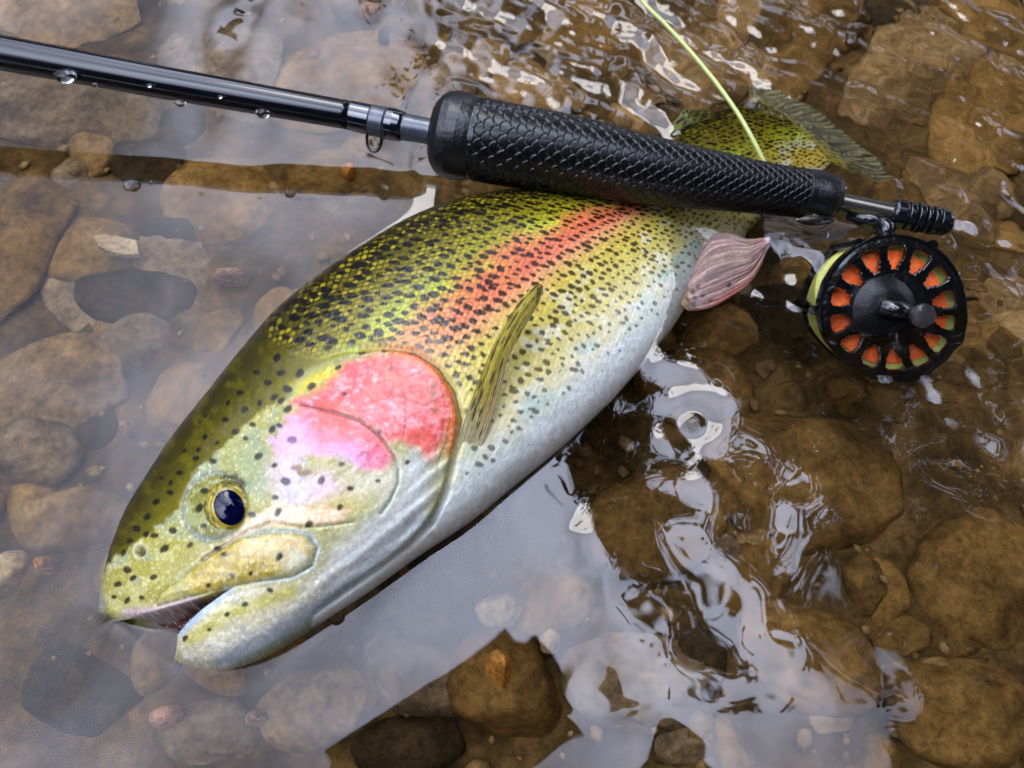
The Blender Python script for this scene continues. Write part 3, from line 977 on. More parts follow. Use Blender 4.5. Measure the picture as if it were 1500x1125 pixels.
def anal_col(us, t, X, Y):
    c = np.zeros(us.shape + (3,)) + srgb((128, 116, 100))
    c = mixc(c, srgb((176, 160, 156)), sstep(0.4, 1, us) * 0.8)
    c = mixc(c, srgb((60, 54, 44)), (spots(us * 6, t * 4, 77, 0.5, 0.4, 0.4)) * sstep(0.8, 0.4, us) * 0.7)
    return mixc(c, srgb((220, 224, 236)), sstep(0.75, 1.0, t) * sstep(0.5, 0.9, us))


fin('anal_fin', [(1112, 318), (1150, 322), (1190, 330), (1225, 334), (1253, 336)], [(1120, 362), (1152, 368), (1190, 366), (1226, 354), (1254, 340)],
    [-.016, -.014, -.011, -.008, -.004], [-.016, -.014, -.011, -.007, -.004], anal_col, rays=9, label='dull grey submerged fin with pale tip')


def tail_col(us, t, X, Y):
    ry = fbm(t * 60 + us, us * 2, 83, 3, 0.6)
    c = np.zeros(us.shape + (3,)) + srgb((124, 118, 74))
    c = mixc(c, srgb((70, 66, 44)), sstep(0.5, 0.3, ry) * 0.8)
    c = mixc(c, srgb((160, 152, 100)), sstep(0.55, 0.75, ry) * 0.5)
    c = mixc(c, srgb((176, 160, 40)), sstep(0.55, 0.15, us + 0.1 * (ry - 0.5)) * 0.95)
    m_ = spots(us * 12, t * 17, 81, 0.8, 0.36, 0.36, lean=0.0)
    return mixc(c, srgb((22, 20, 10)), m_ * 0.85 * sstep(0.95, 0.5, us))


fin('caudal_fin', [(1096, 182), (1088, 166), (1086, 150), (1096, 138), (1112, 132)], [(1204, 264), (1228, 272), (1256, 282), (1280, 290), (1300, 292)],
    [-.0205, -.019, -.017, -.016, -.015], [-.0205, -.021, -.021, -.02, -.019], tail_col, rays=26, ragged=0.08, bulge=(14, -10), mat=M['fin_soft'], ns=80, nt=120, ripple=0.0005,
    label='dusky spotted tail fin fanned out under water')


def adip_col(us, t, X, Y):
    c = np.zeros(us.shape + (3,)) + srgb((140, 146, 74))
    return mixc(c, srgb((36, 36, 20)), spots(us * 5, t * 4, 85, 0.5, 0.4, 0.4) * 0.8)


fin('adipose_fin', [(978, 208), (984, 192), (992, 178), (1004, 168)], [(1028, 194), (1036, 184), (1036, 174), (1030, 168)],
    [-.013, -.011, -.009, -.007], [-.013, -.011, -.009, -.007], adip_col, rays=4, ns=30, nt=30)

# ------------------------------------------------------------------ fly rod
def px_radius(px, py, z, half):
    dx_, dy_, dz_ = ray(px, py)
    return half * ((z - CAM_H) / dz_) / FPX


ROD = [(-1400, -180, .058), (-600, -30, .041), (-90, 62.5, .0305), (0, 77, .029), (250, 123, .0235), (515, 169.5, .0172), (545, 176, .0168), (592, 186, .0165), (638, 194, .0162), (697, 204, .0162),
       (740, 212, .0160), (800, 221, .0155), (860, 232, .0150), (928, 246.5, .0142), (1000, 258, .0134), (1060, 267, .0127), (1100, 273, .0122),
       (1147, 280, .0116), (1190, 285, .0112), (1231, 295, .0108), (1308, 312, .0100), (1392, 328, .0092)]
rx = np.array([r[0] for r in ROD], float)


def rod_pt(x):
    y = np.interp(x, rx, [r[1] for r in ROD])
    z = np.interp(x, rx, [r[2] for r in ROD])
    return x, y, z


rod = empty('fly_rod', 'glossy black fly rod with scale-textured grip lying across the trout', 'fishing rod', tuple(unproj(640, 203, .0)))
RO = np.array(rod.location)


def rod_part(name, st, mat, n=48, dens=1.5, parent=rod, label=None):
    st = np.array(st, float)
    k = max(6, int(abs(st[-1, 0] - st[0, 0]) / dens))
    xs = np.linspace(st[0, 0], st[-1, 0], k)
    xs = np.unique(np.concatenate([xs, st[:, 0]]))
    x, y, z = rod_pt(xs)
    half = np.interp(xs, st[:, 0], st[:, 1])
    Pc = unproj(x, y, z)
    rad = px_radius(x, y, z, half)
    V_, q_, t_ = tube(Pc, rad, n)
    return obj(name, mesh_np(name, V_ - RO, q_, t_, mat), parent, label=label)


blank = rod_part('blank', [(-1300, 30), (-600, 28), (-90, 26), (0, 25.3), (250, 23.3), (515, 20.5)], M['blank'], dens=12)
rod_part('thread_wrap', [(512, 20.8), (514, 21.6), (543, 22), (546, 20)], M['wrap'])
kb = rod_part('winding_band', [(543, 20.5), (545, 22.3), (565, 22.3), (567, 20.5)], M['winding'])
rod_part('thread_wrap', [(564, 20), (568, 23), (578, 23.2), (588, 22), (592, 20)], M['wrap'])
rod_part('winding_check', [(590, 18), (592, 19.6), (628, 18.4), (650, 18)], M['winding'])

# hook keeper: a small wire loop under the band
kc = unproj(548, 203, .0125)
la = []
for k in range(33):
    a_ = math.pi * (k / 32.0)
    la.append((548 - 10.5 * math.cos(a_), 206 + 16 * math.sin(a_)))
la = [(537.5, 196)] + la + [(558.5, 196)]
pts = [unproj(x, y, .0125) for x, y in la]
V_, q_, t_ = tube(pts, 0.00055, 10)
keeper = obj('hook_keeper', mesh_np('hook_keeper', V_ - RO, q_, t_, M['wire']), rod)

# front cap
def cap_profile(st, mat, name):
    return rod_part(name, st, mat, n=96, dens=1.0)


cap_profile([(630, 14), (632, 25), (635, 37), (639, 47), (645, 55), (653, 60.5), (664, 63), (678, 62.5), (690, 60.5), (697, 58.5)], M['rubber_cap'], 'front_cap')
rod_part('collar', [(636, 20), (638, 27), (645, 30), (652, 30)], M['rubber_cap'])
cap_profile([(1176, 33), (1179, 36), (1192, 36), (1208, 35.6), (1220, 34), (1227, 29), (1231, 19), (1232, 10)], M['rubber_cap'], 'rear_cap')

# grip with raised scales: radius field on a fine lattice
GR = np.array([(695, 58.5), (700, 59), (740, 58.3), (800, 56.6), (860, 54), (928, 50), (1000, 45.3), (1060, 40.8), (1100, 38), (1147, 35.6), (1178, 35), (1180, 34)])
ng, nr = 760, 300
xs = np.linspace(695, 1180, ng)
x, y, z = rod_pt(xs)
k5 = np.ones(41) / 41.0
y = np.convolve(np.pad(y, 20, 'reflect', reflect_type='odd'), k5, 'valid')
Pc = unproj(x, y, z)
rad = px_radius(x, y, z, np.interp(xs, GR[:, 0], GR[:, 1]))
Tn = np.gradient(Pc, axis=0)
ds = np.linalg.norm(Tn, axis=1)
Tn /= ds[:, None]
A_ = np.cross(Tn, np.array([0, 0, 1.0]))
A_ /= np.linalg.norm(A_, axis=1)[:, None]
B_ = np.cross(Tn, A_)
th = np.linspace(0, 2 * np.pi, nr, endpoint=False)
conf = np.cumsum(ds / rad)
nsc = 18
pc = 2 * np.pi / nsc
hh, ee, _, _ = scale_field(conf[:, None] + 0 * th[None], th[None] + 0 * conf[:, None], pc * 0.56, pc, pc * 0.72)
endm = (sstep(0, 0.02, (xs - 695) / 485) * sstep(0, 0.01, (1180 - xs) / 485))[:, None]
disp = (0.036 * hh + 0.045 * sstep(0, 0.15, ee) - 0.055) * endm
rr_ = rad[:, None] * (1 + disp)
V_ = Pc[:, None] + rr_[..., None] * (A_[:, None] * np.cos(th)[None, :, None] + B_[:, None] * np.sin(th)[None, :, None])
obj('grip', mesh_np('grip', V_ - RO, grid_quads(ng, nr, True, flip=True), None, M['rubber']), rod, label='black rubber grip moulded in overlapping scales')

# reel seat
seat = rod_part('reel_seat', [(1228, 11), (1231, 12.5), (1309, 14)], M['gunmetal'])
rod_part('seat_hood', [(1303, 12), (1305, 19), (1309, 21.5), (1322, 21.5), (1326, 19)], M['black_metal'])
for a_, b_, h_ in [(1325, 1337, 21), (1338, 1350, 22), (1351, 1360, 20), (1361, 1372, 21)]:
    rod_part('lock_ring', [(a_, h_ - 3), (a_ + 2, h_), (b_ - 2, h_), (b_, h_ - 3)], M['black_metal'])
rod_part('butt_cap', [(1371, 16), (1374, 20), (1384, 20), (1390, 17), (1393, 10), (1394, 4)], M['black_metal'])

# droplets clinging to the rod
def blob(name, px, py, z, rpx, label, mat='drop', sq=(1, 1, 1), cat='water drop', group=None):
    c = unproj(px, py, z)
    r = float(px_radius(px, py, z, rpx))
    bm = bmesh.new()
    bmesh.ops.create_icosphere(bm, subdivisions=3, radius=r)
    for v in bm.verts:
        v.co.x *= sq[0]
        v.co.y *= sq[1]
        v.co.z *= sq[2]
        if v.co.z < 0:
            v.co.z *= 1.1
    me_ = bpy.data.meshes.new(name)
    bm.to_mesh(me_)
    bm.free()
    me_.polygons.foreach_set('use_smooth', np.ones(len(me_.polygons), bool))
    me_.materials.append(M[mat])
    o = obj(name, me_, None, label=label, cat=cat, group=group)
    o.location = tuple(c)
    return o


def rod_surface(px, off):
    """height of the rod's near flank off px below its axis"""
    x, y, z = rod_pt(px)
    half = float(np.interp(px, [-90, 0, 250, 515, 700, 928, 1180, 1300], [26, 25.3, 23.3, 20.5, 59, 50, 35, 14]))
    k = max(0.0, 1 - (off / half) ** 2)
    return float(z) + float(px_radius(x, y, z, half)) * (0.85 * math.sqrt(k) - 0.42 * off / half)


G = 'drops of water on the rod'
for px, off, r_, lab, sq in [(95, 17, 11, 'large clear water drop clinging to the rod blank near its left end', (1.5, 1, .8)),
                             (139, 22, 3.5, 'tiny round water drop on the blank right of the largest drop', (1, 1, 1)),
                             (264, 24, 7, 'water drop hanging under the middle of the rod blank', (1.2, 1, .9)),
                             (385, 19, 8, 'dark water bead low on the rod blank toward the grip', (1.2, 1, .9)),
                             (322, 6, 3, 'tiny water bead on top of the rod blank', (1.3, 1, .7)),
                             (218, 8, 3.2, 'small water bead on the blank between two larger drops', (1.3, 1, .7))]:
    x, y, z = rod_pt(px)
    blob('water_drop', px, float(y) + off, rod_surface(px, off), r_, lab, sq=sq, group=G)
blob('water_drop', 548, 210, .0125, 8, 'clear water drop caught inside the small hook keeper loop', sq=(.9, .5, 1.4), group=G)
blob('water_drop', 1195, 322, rod_surface(1178, 30) - 0.002, 14, 'long clear water drop under the rear end of the grip', sq=(2.0, .6, .55), group=G)

# ------------------------------------------------------------------ fly reel
RC = unproj(1308, 456, 0.0005)
toc = np.array([0, 0, CAM_H]) - RC
toc /= np.linalg.norm(toc)
rgt = np.array([1.0, 0.10, -0.08])
rgt -= toc * (rgt @ toc)
rgt /= np.linalg.norm(rgt)
nax = toc * math.cos(R(29)) + rgt * math.sin(R(29))
upv = unproj(1292, 330, 0.008) - RC
upv -= nax * (upv @ nax)
upv /= np.linalg.norm(upv)
xv = np.cross(upv, nax)
RM = Matrix((tuple(xv), tuple(upv), tuple(nax))).transposed()
RR = float(px_radius(1308, 456, 0.0005, 110))
reel = empty('fly_reel', 'black fly reel with orange and yellow line showing through its round of windows', 'fishing reel', tuple(RC))
reel.rotation_euler = RM.to_euler()


def lathe_z(prof, n=96, cap=True):
    V_, q_, t_ = lathe([(a, b) for a, b in prof], n, cap)
    V_ = np.stack([V_[:, 1], V_[:, 2], V_[:, 0]], -1)
    return V_, q_, t_


NW = 14
seg_n = 12
bm = bmesh.new()
rads = [0.08, 0.25, 0.42, 0.50, 0.56, 0.62, 0.68, 0.74, 0.80, 0.845, 0.875, 0.93, 0.985]
na = NW * seg_n
vs = [[bm.verts.new((r * RR * math.cos(2 * math.pi * k / na), r * RR * math.sin(2 * math.pi * k / na), 0.0012 * (1 - r) + 0.0006 * math.sin(r * 9))) for k in range(na)] for r in rads]
for i in range(len(rads) - 1):
    for k in range(na):
        s_ = k % seg_n
        win = False
        if 4 <= i <= 9:
            lo_, hi_ = {4: (4, 8), 9: (3, 9)}.get(i, (3, 9) if i < 6 else (2, 10))
            win = lo_ <= s_ < hi_
        if not win:
            bm.faces.new((vs[i][k], vs[i + 1][k], vs[i + 1][(k + 1) % na], vs[i][(k + 1) % na]))
me = bpy.data.meshes.new('spool_face')
bm.to_mesh(me)
bm.free()
me.materials.append(M['reel_black'])
sf = obj('spool_face', me, reel)
md = sf.modifiers.new('solid', 'SOLIDIFY')
md.thickness = 0.0016
md.offset = -1
md = sf.modifiers.new('bevel', 'BEVEL')
md.width = 0.0003
md.segments = 2


def reel_part(name, prof, mat, parent=reel, n=96, off=(0, 0, 0), label=None, cap=True):
    V_, q_, t_ = lathe_z(prof, n, cap)
    o = obj(name, mesh_np(name, V_, q_, t_, mat), parent, label=label)
    o.location = off
    md_ = o.modifiers.new('edge', 'EDGE_SPLIT')
    md_.split_angle = R(40)
    return o


reel_part('outer_rim', [(-.0040, RR * .955), (-.0040, RR * 1.0), (-.0008, RR * 1.02), (.0006, RR * 1.01), (.0006, RR * .972), (-.0040, RR * .955)], M['reel_black'], cap=False)
reel_part('backing', [(-.0155, RR * .3), (-.0155, RR * .83), (-.0040, RR * .83), (-.0036, RR * .82), (-.0036, RR * .2)], M['backing'], label='orange backing wound inside the spool')
prof = [(-.0152, RR * .5)]
for k in range(18):
    za = -.0150 + k * .00064
    prof += [(za, RR * .955), (za + .00032, RR * .968)]
prof += [(-.0036, RR * .955), (-.0042, RR * .93), (-.0044, RR * .832)]
reel_part('wound_line', prof, M['line_wound'], label='yellow green line wound on the spool')
reel_part('back_plate', [(-.0195, RR * .2), (-.0195, RR * .9), (-.0185, RR * 1.02), (-.0158, RR * 1.02), (-.0158, RR * .5)], M['reel_black'])
for k in range(3):
    a_ = R(60 + 60 * k)
    reel_part('frame_post', [(-.018, .0017), (.0004, .0017)], M['reel_black'], n=16, off=(RR * 1.02 * math.cos(a_), RR * 1.02 * math.sin(a_), 0))
hub = reel_part('hub', [(-.001, RR * .44), (.0015, RR * .43), (.0032, RR * .30), (.0040, RR * .22), (.0042, RR * .14), (.0024, RR * .12), (.0010, RR * .10)], M['hub'], off=(-RR * .16, RR * .02, .0004))
kn = reel_part('handle', [(-.001, .0024), (.002, .0024), (.003, .0028), (.0060, .0034), (.0082, .0040), (.0096, .0036), (.0102, .0018)], M['knob'], n=40, off=(RR * .18, -RR * .06, .0018), label='rounded grey winding knob')
V_, q_, t_ = tube([(-RR * .3, RR * .06, .0045), (-RR * .05, 0, .0055), (RR * .18, -RR * .06, .0035)], [.0028, .0032, .003], 14)
obj('crank', mesh_np('crank', V_, q_, t_, M['reel_black']), reel)
# foot joining the reel to the seat
foot_a = (np.array(unproj(1283, 322, 0.006)) - RC)
Rinv = np.array(RM).T
fa = Rinv @ foot_a
V_, q_, t_ = tube([(fa[0] * .75, RR * .93, -.008), (fa[0] * .9, RR * 1.12, -.006), (fa[0], fa[1], fa[2])], [.0036, .0030, .0036], 16)
obj('reel_foot', mesh_np('reel_foot', V_, q_, t_, M['black_metal']), reel)
V_, q_, t_ = tube([tuple(Rinv @ (unproj(x, y, .0075) - RC)) for x, y in [(1240, 314), (1275, 323), (1312, 332)]], [.0018, .0034, .0024], 14)
obj('foot_plate', mesh_np('foot_plate', V_, q_, t_, M['black_metal']), reel)

# loose line
LP = [(905, -60, .034), (940, 0, .032), (975, 36, .029), (1010, 74, .026), (1048, 120, .023), (1080, 165, .020), (1103, 205, .017), (1120, 240, .0125), (1128, 262, .006), (1136, 285, .0005)]
us = np.linspace(0, 1, 120)
s3 = spline(LP, us)
V_, q_, t_ = tube(unproj(s3[:, 0], s3[:, 1], s3[:, 2]), 0.00076, 14)
obj('fly_line', mesh_np('fly_line', V_, q_, t_, M['line']), None, label='thin yellow green fly line curving down behind the black grip', cat='fishing line')

# ------------------------------------------------------------------ water surface
def axis(lo, hi, step, far, k=26):
    core = np.arange(lo, hi + step / 2, step)
    g = np.geomspace(step * 2, far, k)
    return np.concatenate([lo - g[::-1], core, hi + g])


wx, wy = axis(-0.26, 0.27, 0.00085, 30), axis(-0.03, 0.37, 0.00085, 30)
WX, WY = np.meshgrid(wx, wy, indexing='ij')
PX, PY = proj(np.stack([WX, WY, 0 * WX], -1))
Zc = WY * CS + CAM_H * SN
bad = (Zc < 0.05) | (np.abs(WX) > 0.5) | (WY > 0.6)
PX = np.where(bad, 750, np.clip(PX, -600, 2100))
PY = np.where(bad, 562, np.clip(PY, -600, 1700))

# the waterline round the fish
back, bell = [], []
for i in range(0, NU, 8):
    w = np.where(Pd[i, :, 2] > 0.0)[0]
    if len(w) > 3:
        back.append(tuple(Pd[i, w[0], :2]))
        bell.append(tuple(Pd[i, w[-1], :2]))
WL = back + bell[::-1]
core = (np.abs(WX) < 0.27) & (WY > -0.03) & (WY < 0.37)
dfish = np.full(WX.shape, 9.0)
sdf = psd(WX[core], WY[core], WL)
dfish[core] = np.maximum(-sdf, 0)
dgrip = np.full(WX.shape, 9.0)
gx_, gy_, gz_ = rod_pt(np.linspace(640, 1300, 24))
gl = unproj(gx_, gy_, gz_)
dgrip[core] = polydist(WX[core], WY[core], [tuple(p_[:2]) for p_ in gl])
gdist = np.maximum(dgrip - 0.010, 0)
dreel = np.hypot(WX - RC[0], WY - RC[1])

waves = np.random.default_rng(12)


def wave_sum(X, Y, n, l0, l1, ang0, spread, seed, slope):
    g = np.random.default_rng(seed)
    h = np.zeros_like(X)
    for k in range(n):
        lam = math.exp(g.uniform(math.log(l0), math.log(l1)))
        a = ang0 + g.normal(0, spread)
        ph = g.uniform(0, 2 * math.pi)
        amp = slope * lam / (2 * math.pi) / math.sqrt(n) * 1.4
        h += amp * np.sin(2 * math.pi / lam * (X * math.cos(a) + Y * math.sin(a)) + ph)
    return h


wq = 0.010 * (fbm(WX * 22, WY * 22, 91) - 0.5)
wr = 0.010 * (fbm(WX * 22 + 7, WY * 22 - 3, 92) - 0.5)
Xw, Yw = WX + wq, WY + wr
edge = 26 * (fbm(WX * 45, WY * 45, 93) - 0.5) * 2
right = sstep(806, 900, PX + edge * 0.7 + 0.06 * (PY - 900)) * sstep(300, 420, PY)
topr = sstep(520, 760, PX - 0.3 * PY) * sstep(520, 330, PY)
topl = sstep(180, 420, PX) * sstep(330, 150, PY) * (1 - topr)
calm = sstep(1330, 1420, PX + edge) * sstep(700, 820, PY + 0.6 * (PX - 1400))
lowb = sstep(1010, 1110, PY + 0.3 * edge)
right = right * (1 - 0.85 * calm) * (1 - 0.75 * lowb) * (1 - 0.5 * sstep(720, 900, PY))
H_ = right * (wave_sum(Xw, Yw, 14, 0.032, 0.10, R(25), 1.6, 1, 0.085) + 0.5 * wave_sum(Xw, Yw, 12, 0.010, 0.026, R(35), 1.2, 2, 0.06))
H_ += topr * (wave_sum(Xw, Yw, 16, 0.010, 0.036, R(48), 0.5, 3, 0.17) + 0.5 * wave_sum(Xw, Yw, 14, 0.005, 0.012, R(50), 0.6, 4, 0.16))
H_ *= 1 - 0.7 * np.exp(-(np.hypot((PX - 1120) / 170, (PY - 215) / 90)) ** 2)
H_ += topl * wave_sum(Xw, Yw, 12, 0.02, 0.06, R(10), 0.6, 5, 0.07)
near_reel = np.exp(-((dreel - 0.03) / 0.02) ** 2)
H_ += near_reel * wave_sum(Xw, Yw, 12, 0.007, 0.02, R(0), 1.5, 6, 0.12)
H_ += (1 - right) * (1 - topr) * wave_sum(Xw, Yw, 8, 0.05, 0.16, R(30), 0.8, 7, 0.012)
far_ = np.where(core, 0.0, 1.0)
H_ = np.where(core, H_, 0)
db_ = np.full(WX.shape, 9.0)
dv_ = np.full(WX.shape, 9.0)
db_[core] = polydist(WX[core], WY[core], back)
dv_[core] = polydist(WX[core], WY[core], bell)
bside = sstep(-0.004, 0.006, dv_ - db_)              # along the back the skin sheds water: the surface dips; under the belly it climbs a little
H_ += np.where(dfish < 1, -0.00035 * bside * np.exp(-dfish / 0.0065) + 0.0005 * (1 - bside) * np.exp(-dfish / 0.006), 0)
H_ += 0.0018 * np.exp(-gdist / 0.004) * (gdist < 1) * sstep(300, 200, 0 * PX + 250)
# small rings round the rising bubble beside the belly
cb = unproj(1015, 620, 0)
rb_ = np.hypot(WX - cb[0], WY - cb[1])
H_ += 0.00035 * np.cos(rb_ / 0.0016) * np.exp(-rb_ / 0.006) * core
WV = np.stack([WX, WY, H_], -1)
me = mesh_np('stream_water', WV, grid_quads(len(wx), len(wy)), None, M['water'])
obj('stream_water', me, None, label='clear shallow stream water, calm at left and rippled at right', kind='structure')

# bubbles floating at the surface
bub = plain('bubble_film', (255, 255, 255), 0.02, trans=1.0, ior=1.1)
M['bubble'] = bub
blob('air_bubble', 491, 901, 0.0015, 13, 'round clear bubble floating against the trout throat', 'bubble', cat='bubble')
blob('air_bubble', 1016, 619, 0.001, 9, 'small bubble in the ripples beside the trout belly', 'bubble', cat='bubble')

# ------------------------------------------------------------------ riverbed
BED = -0.058
bx_, by_ = axis(-0.34, 0.36, 0.003, 30, 22), axis(-0.08, 0.46, 0.003, 30, 22)
BX, BY = np.meshgrid(bx_, by_, indexing='ij')
BZ = BED + 0.012 * (fbm(BX * 9, BY * 9, 101) - 0.5) + 0.004 * (fbm(BX * 60, BY * 60, 102) - 0.5)
far = np.maximum(np.abs(BX) - 0.5, np.maximum(BY - 0.6, -BY - 0.3))
BZ = BZ - 0.12 * sstep(0, 3, far)
me = mesh_np('riverbed', np.stack([BX, BY, BZ], -1), grid_quads(len(bx_), len(by_)), None, M['silt'])
bed = obj('riverbed', me, None, label='silty brown riverbed under the shallow water', kind='structure')


def stone_mesh(seed, flat=0.45, ang=0.25, sub=4):
    g = np.random.default_rng(seed)
    bm = bmesh.new()
    bmesh.ops.create_icosphere(bm, subdivisions=sub, radius=1.0)
    co = np.array([v.co[:] for v in bm.verts])
    for k in range(7):                                  # planed facets, like river-worn rock
        d = g.normal(size=3)
        d /= np.linalg.norm(d)
        lim = g.uniform(0.72, 0.95) - ang * 0.3
        ex_ = co @ d - lim
        co -= np.where(ex_ > 0, ex_ * 0.82, 0)[:, None] * d
    nz = fbm(co[:, 0] * 2.2 + 3 + seed, co[:, 1] * 2.2 + co[:, 2] * 1.7, seed, 4) - 0.5
    co *= (1 + 0.16 * nz)[:, None]
    co[:, 2] *= flat
    me_ = bpy.data.meshes.new('stone')
    for v, c_ in zip(bm.verts, co):
        v.co = c_
    bm.to_mesh(me_)
    bm.free()
    me_.polygons.foreach_set('use_smooth', np.ones(len(me_.polygons), bool))
    return me_


# large stones one can tell apart: photo x, y, half sizes in px, turn, material, height over bed mm, label
BIG = [
    (92, 568, 108, 70, -8, 'stone_tan', 12, 'large rounded tan stone left of the trout head, biggest of that group'),
    (28, 372, 84, 112, 15, 'stone_brown', 8, 'broad brown stone cut off by the left edge, below the rod reflection'),
    (45, 668, 80, 58, 20, 'stone_grey', 10, 'grey stone at the left edge just under the large tan stone'),
    (104, 762, 84, 48, -4, 'stone_tan', 12, 'smooth oval tan stone just left of the trout snout'),
    (14, 838, 30, 36, 0, 'stone_pale', 8, 'small pale stone at the left edge level with the snout'),
    (200, 430, 95, 50, 12, 'stone_dark', 7, 'dark flat slab left of the trout back, above the large tan stone'),
    (196, 508, 62, 44, -20, 'stone_grey', 9, 'grey wedge-shaped stone tucked behind the large tan stone'),
    (286, 588, 70, 66, 30, 'stone_brown', 7, 'brown stone beside the dark crown of the trout head'),
    (330, 300, 90, 62, 10, 'stone_brown', 7, 'flat brown stone under the white cloud reflection above the trout back'),
    (120, 170, 150, 70, 6, 'stone_grey', 7, 'wide grey slab under the rod near the left edge'),
    (100, 40, 130, 62, -6, 'stone_tan', 7, 'wide tan slab in the upper left corner'),
    (330, 110, 100, 62, 8, 'stone_grey', 6, 'grey flat stone under the rod blank, left of its middle'),
    (500, 130, 125, 70, -5, 'stone_brown', 6, 'sandy brown stone behind the rod just ahead of the grip'),
    (470, 262, 90, 42, 4, 'stone_brown', 6, 'low brown stone between rod reflection and trout back'),
    (612, 985, 98, 66, 35, 'stone_grey', 10, 'pale grey angular stone below the trout throat'),
    (455, 1030, 84, 66, -15, 'stone_tan', 8, 'tan stone under the sky reflection below the lower jaw'),
    (300, 1068, 80, 58, 10, 'stone_grey', 7, 'grey stone at the bottom edge below the trout snout'),
    (120, 1010, 92, 76, 25, 'stone_dark', 6, 'dark stone in the lower left corner area under the sky reflection'),
    (235, 955, 40, 62, 20, 'stone_tan', 7, 'narrow tan stone just below the open mouth'),
    (735, 1000, 96, 84, 15, 'stone_brown', 11, 'brown stone with a golden patch inside the dark reflection at bottom centre'),
    (736, 987, 24, 34, -15, 'stone_orange', 22, 'golden orange pebble on top of the brown stone at bottom centre'),
    (600, 1090, 90, 50, -10, 'stone_dark', 6, 'dark stone at the bottom edge left of centre'),
    (1010, 112, 92, 62, 30, 'stone_tan', 10, 'rounded tan stone crossed by the fly line'),
    (870, 60, 86, 58, 25, 'stone_brown', 9, 'brown stone above the grip, left of the fly line'),
    (1075, 40, 44, 100, 18, 'stone_tan', 9, 'upright tan stone at the top edge just right of the fly line'),
    (1190, 62, 52, 130, 32, 'stone_brown', 11, 'long slanted brown stone at the top edge above the tail fin'),
    (1120, 118, 44, 50, 20, 'stone_tan', 8, 'small tan stone directly above the trout tail fin'),
    (1330, 110, 70, 110, 40, 'stone_tan', 10, 'large slanted tan stone in the upper right'),
    (1440, 190, 80, 96, 35, 'stone_brown', 10, 'brown stone at the right edge level with the grip'),
    (1450, 60, 84, 60, 30, 'stone_brown', 9, 'brown stone in the upper right corner'),
    (1400, 300, 84, 50, 40, 'stone_tan', 9, 'tan stone right of the reel seat under glinting ripples'),
    (780, 150, 70, 46, 10, 'stone_tan', 8, 'tan stone just above the front of the grip'),
    (1440, 850, 110, 90, -20, 'stone_brown', 10, 'dark brown stone in the calm water at the lower right edge'),
    (1410, 1040, 120, 84, 10, 'stone_brown', 9, 'brown stone in the lower right corner'),
    (1180, 700, 150, 110, 30, 'stone_brown', 9, 'wide brown stone under the ripples below the reel'),
    (960, 760, 110, 84, -20, 'stone_brown', 8, 'brown stone under the ripples right of the trout throat'),
    (1010, 560, 90, 60, 30, 'stone_brown', 8, 'brown stone under water between trout belly and reel'),
    (940, 1000, 120, 80, 10, 'stone_grey', 7, 'grey stone under the bright sky reflection at lower centre'),
    (1190, 960, 110, 80, 30, 'stone_brown', 7, 'brown stone under the dark hole in the bright reflection'),
]
SM = [stone_mesh(200 + k) for k in range(10)]


def put_stone(px, py, ax_, ay_, rot, mat, top, seed, parent=None, label=None, name='river_stone', cat='stone', group=None, flat=1.0):
    z_ = BED * 0.62
    c = unproj(px, py, z_)
    e1, e2 = unproj(px + ax_, py, z_), unproj(px, py - ay_, z_)
    sx, sy = np.linalg.norm(e1 - c), np.linalg.norm(e2 - c)
    base = SM[seed % len(SM)]
    key = base.name + mat
    me_ = bpy.data.meshes.get(key)
    if me_ is None:
        me_ = base.copy()
        me_.name = key
        me_.materials.clear()
        me_.materials.append(M[mat])
    o = obj(name, me_, parent, label=label, cat=cat, group=group)
    h = max(top * 1.3e-3, 0.24 * min(sx, sy)) / 0.42
    o.location = (c[0], c[1], BED + 0.02 * h)
    o.scale = (sx, sy, h * flat)
    o.rotation_euler = (random.uniform(-.1, .1), random.uniform(-.1, .1), R(-rot))
    return o


for k, (px, py, a_, b_, rot, mt, tp, lab) in enumerate(BIG):
    put_stone(px, py, a_, b_, rot, mt, tp, k, label=lab, group='stones of the riverbed')
SMALLP = [(594, 25, 14, 11, 0, 'stone_orange', 16, 'bright orange pebble near the top edge left of centre'),
          (545, 48, 16, 11, -20, 'stone_pink', 14, 'pinkish pebble below left of the bright orange pebble'),
          (518, 38, 22, 13, 10, 'stone_grey', 13, 'grey pebble beside the pinkish pebble near the top edge'),
          (568, 82, 9, 8, 0, 'stone_dark', 13, 'small dark pebble behind the rod above the front cap'),
          (78, 832, 15, 11, 0, 'stone_orange', 14, 'small orange-brown pebble left of the trout nostril'),
          (193, 638, 9, 7, 0, 'stone_pink', 13, 'tiny pink pebble between the tan stones and the trout head'),
          (345, 420, 26, 9, -5, 'stone_pink', 14, 'narrow pinkish pebble close against the trout back'),
          (516, 268, 13, 9, 0, 'stone_orange', 13, 'orange-brown pebble in the rod reflection near the grip'),
          (250, 1050, 26, 18, -20, 'stone_pink', 12, 'pinkish pebble below the lower jaw tip'),
          (378, 1052, 18, 13, 0, 'stone_pale', 12, 'pale pebble under the sky reflection at bottom left'),
          (730, 895, 34, 26, 0, 'stone_pale', 14, 'pale yellowish pebble just above the dark reflection at bottom centre'),
          (806, 940, 16, 20, 10, 'stone_pale', 14, 'pale pebble at the right side of the dark bottom reflection'),
          (1172, 300, 8, 6, 0, 'stone_orange', 12, None)]
for k, (px, py, a_, b_, rot, mt, tp, lab) in enumerate(SMALLP):
    if lab:
        o = put_stone(px, py, a_, b_, rot, mt, tp, k + 3, label=lab, name='pebble', cat='pebble', flat=0.5)
        o.location.z = BED + tp * 1e-3 * 0.55
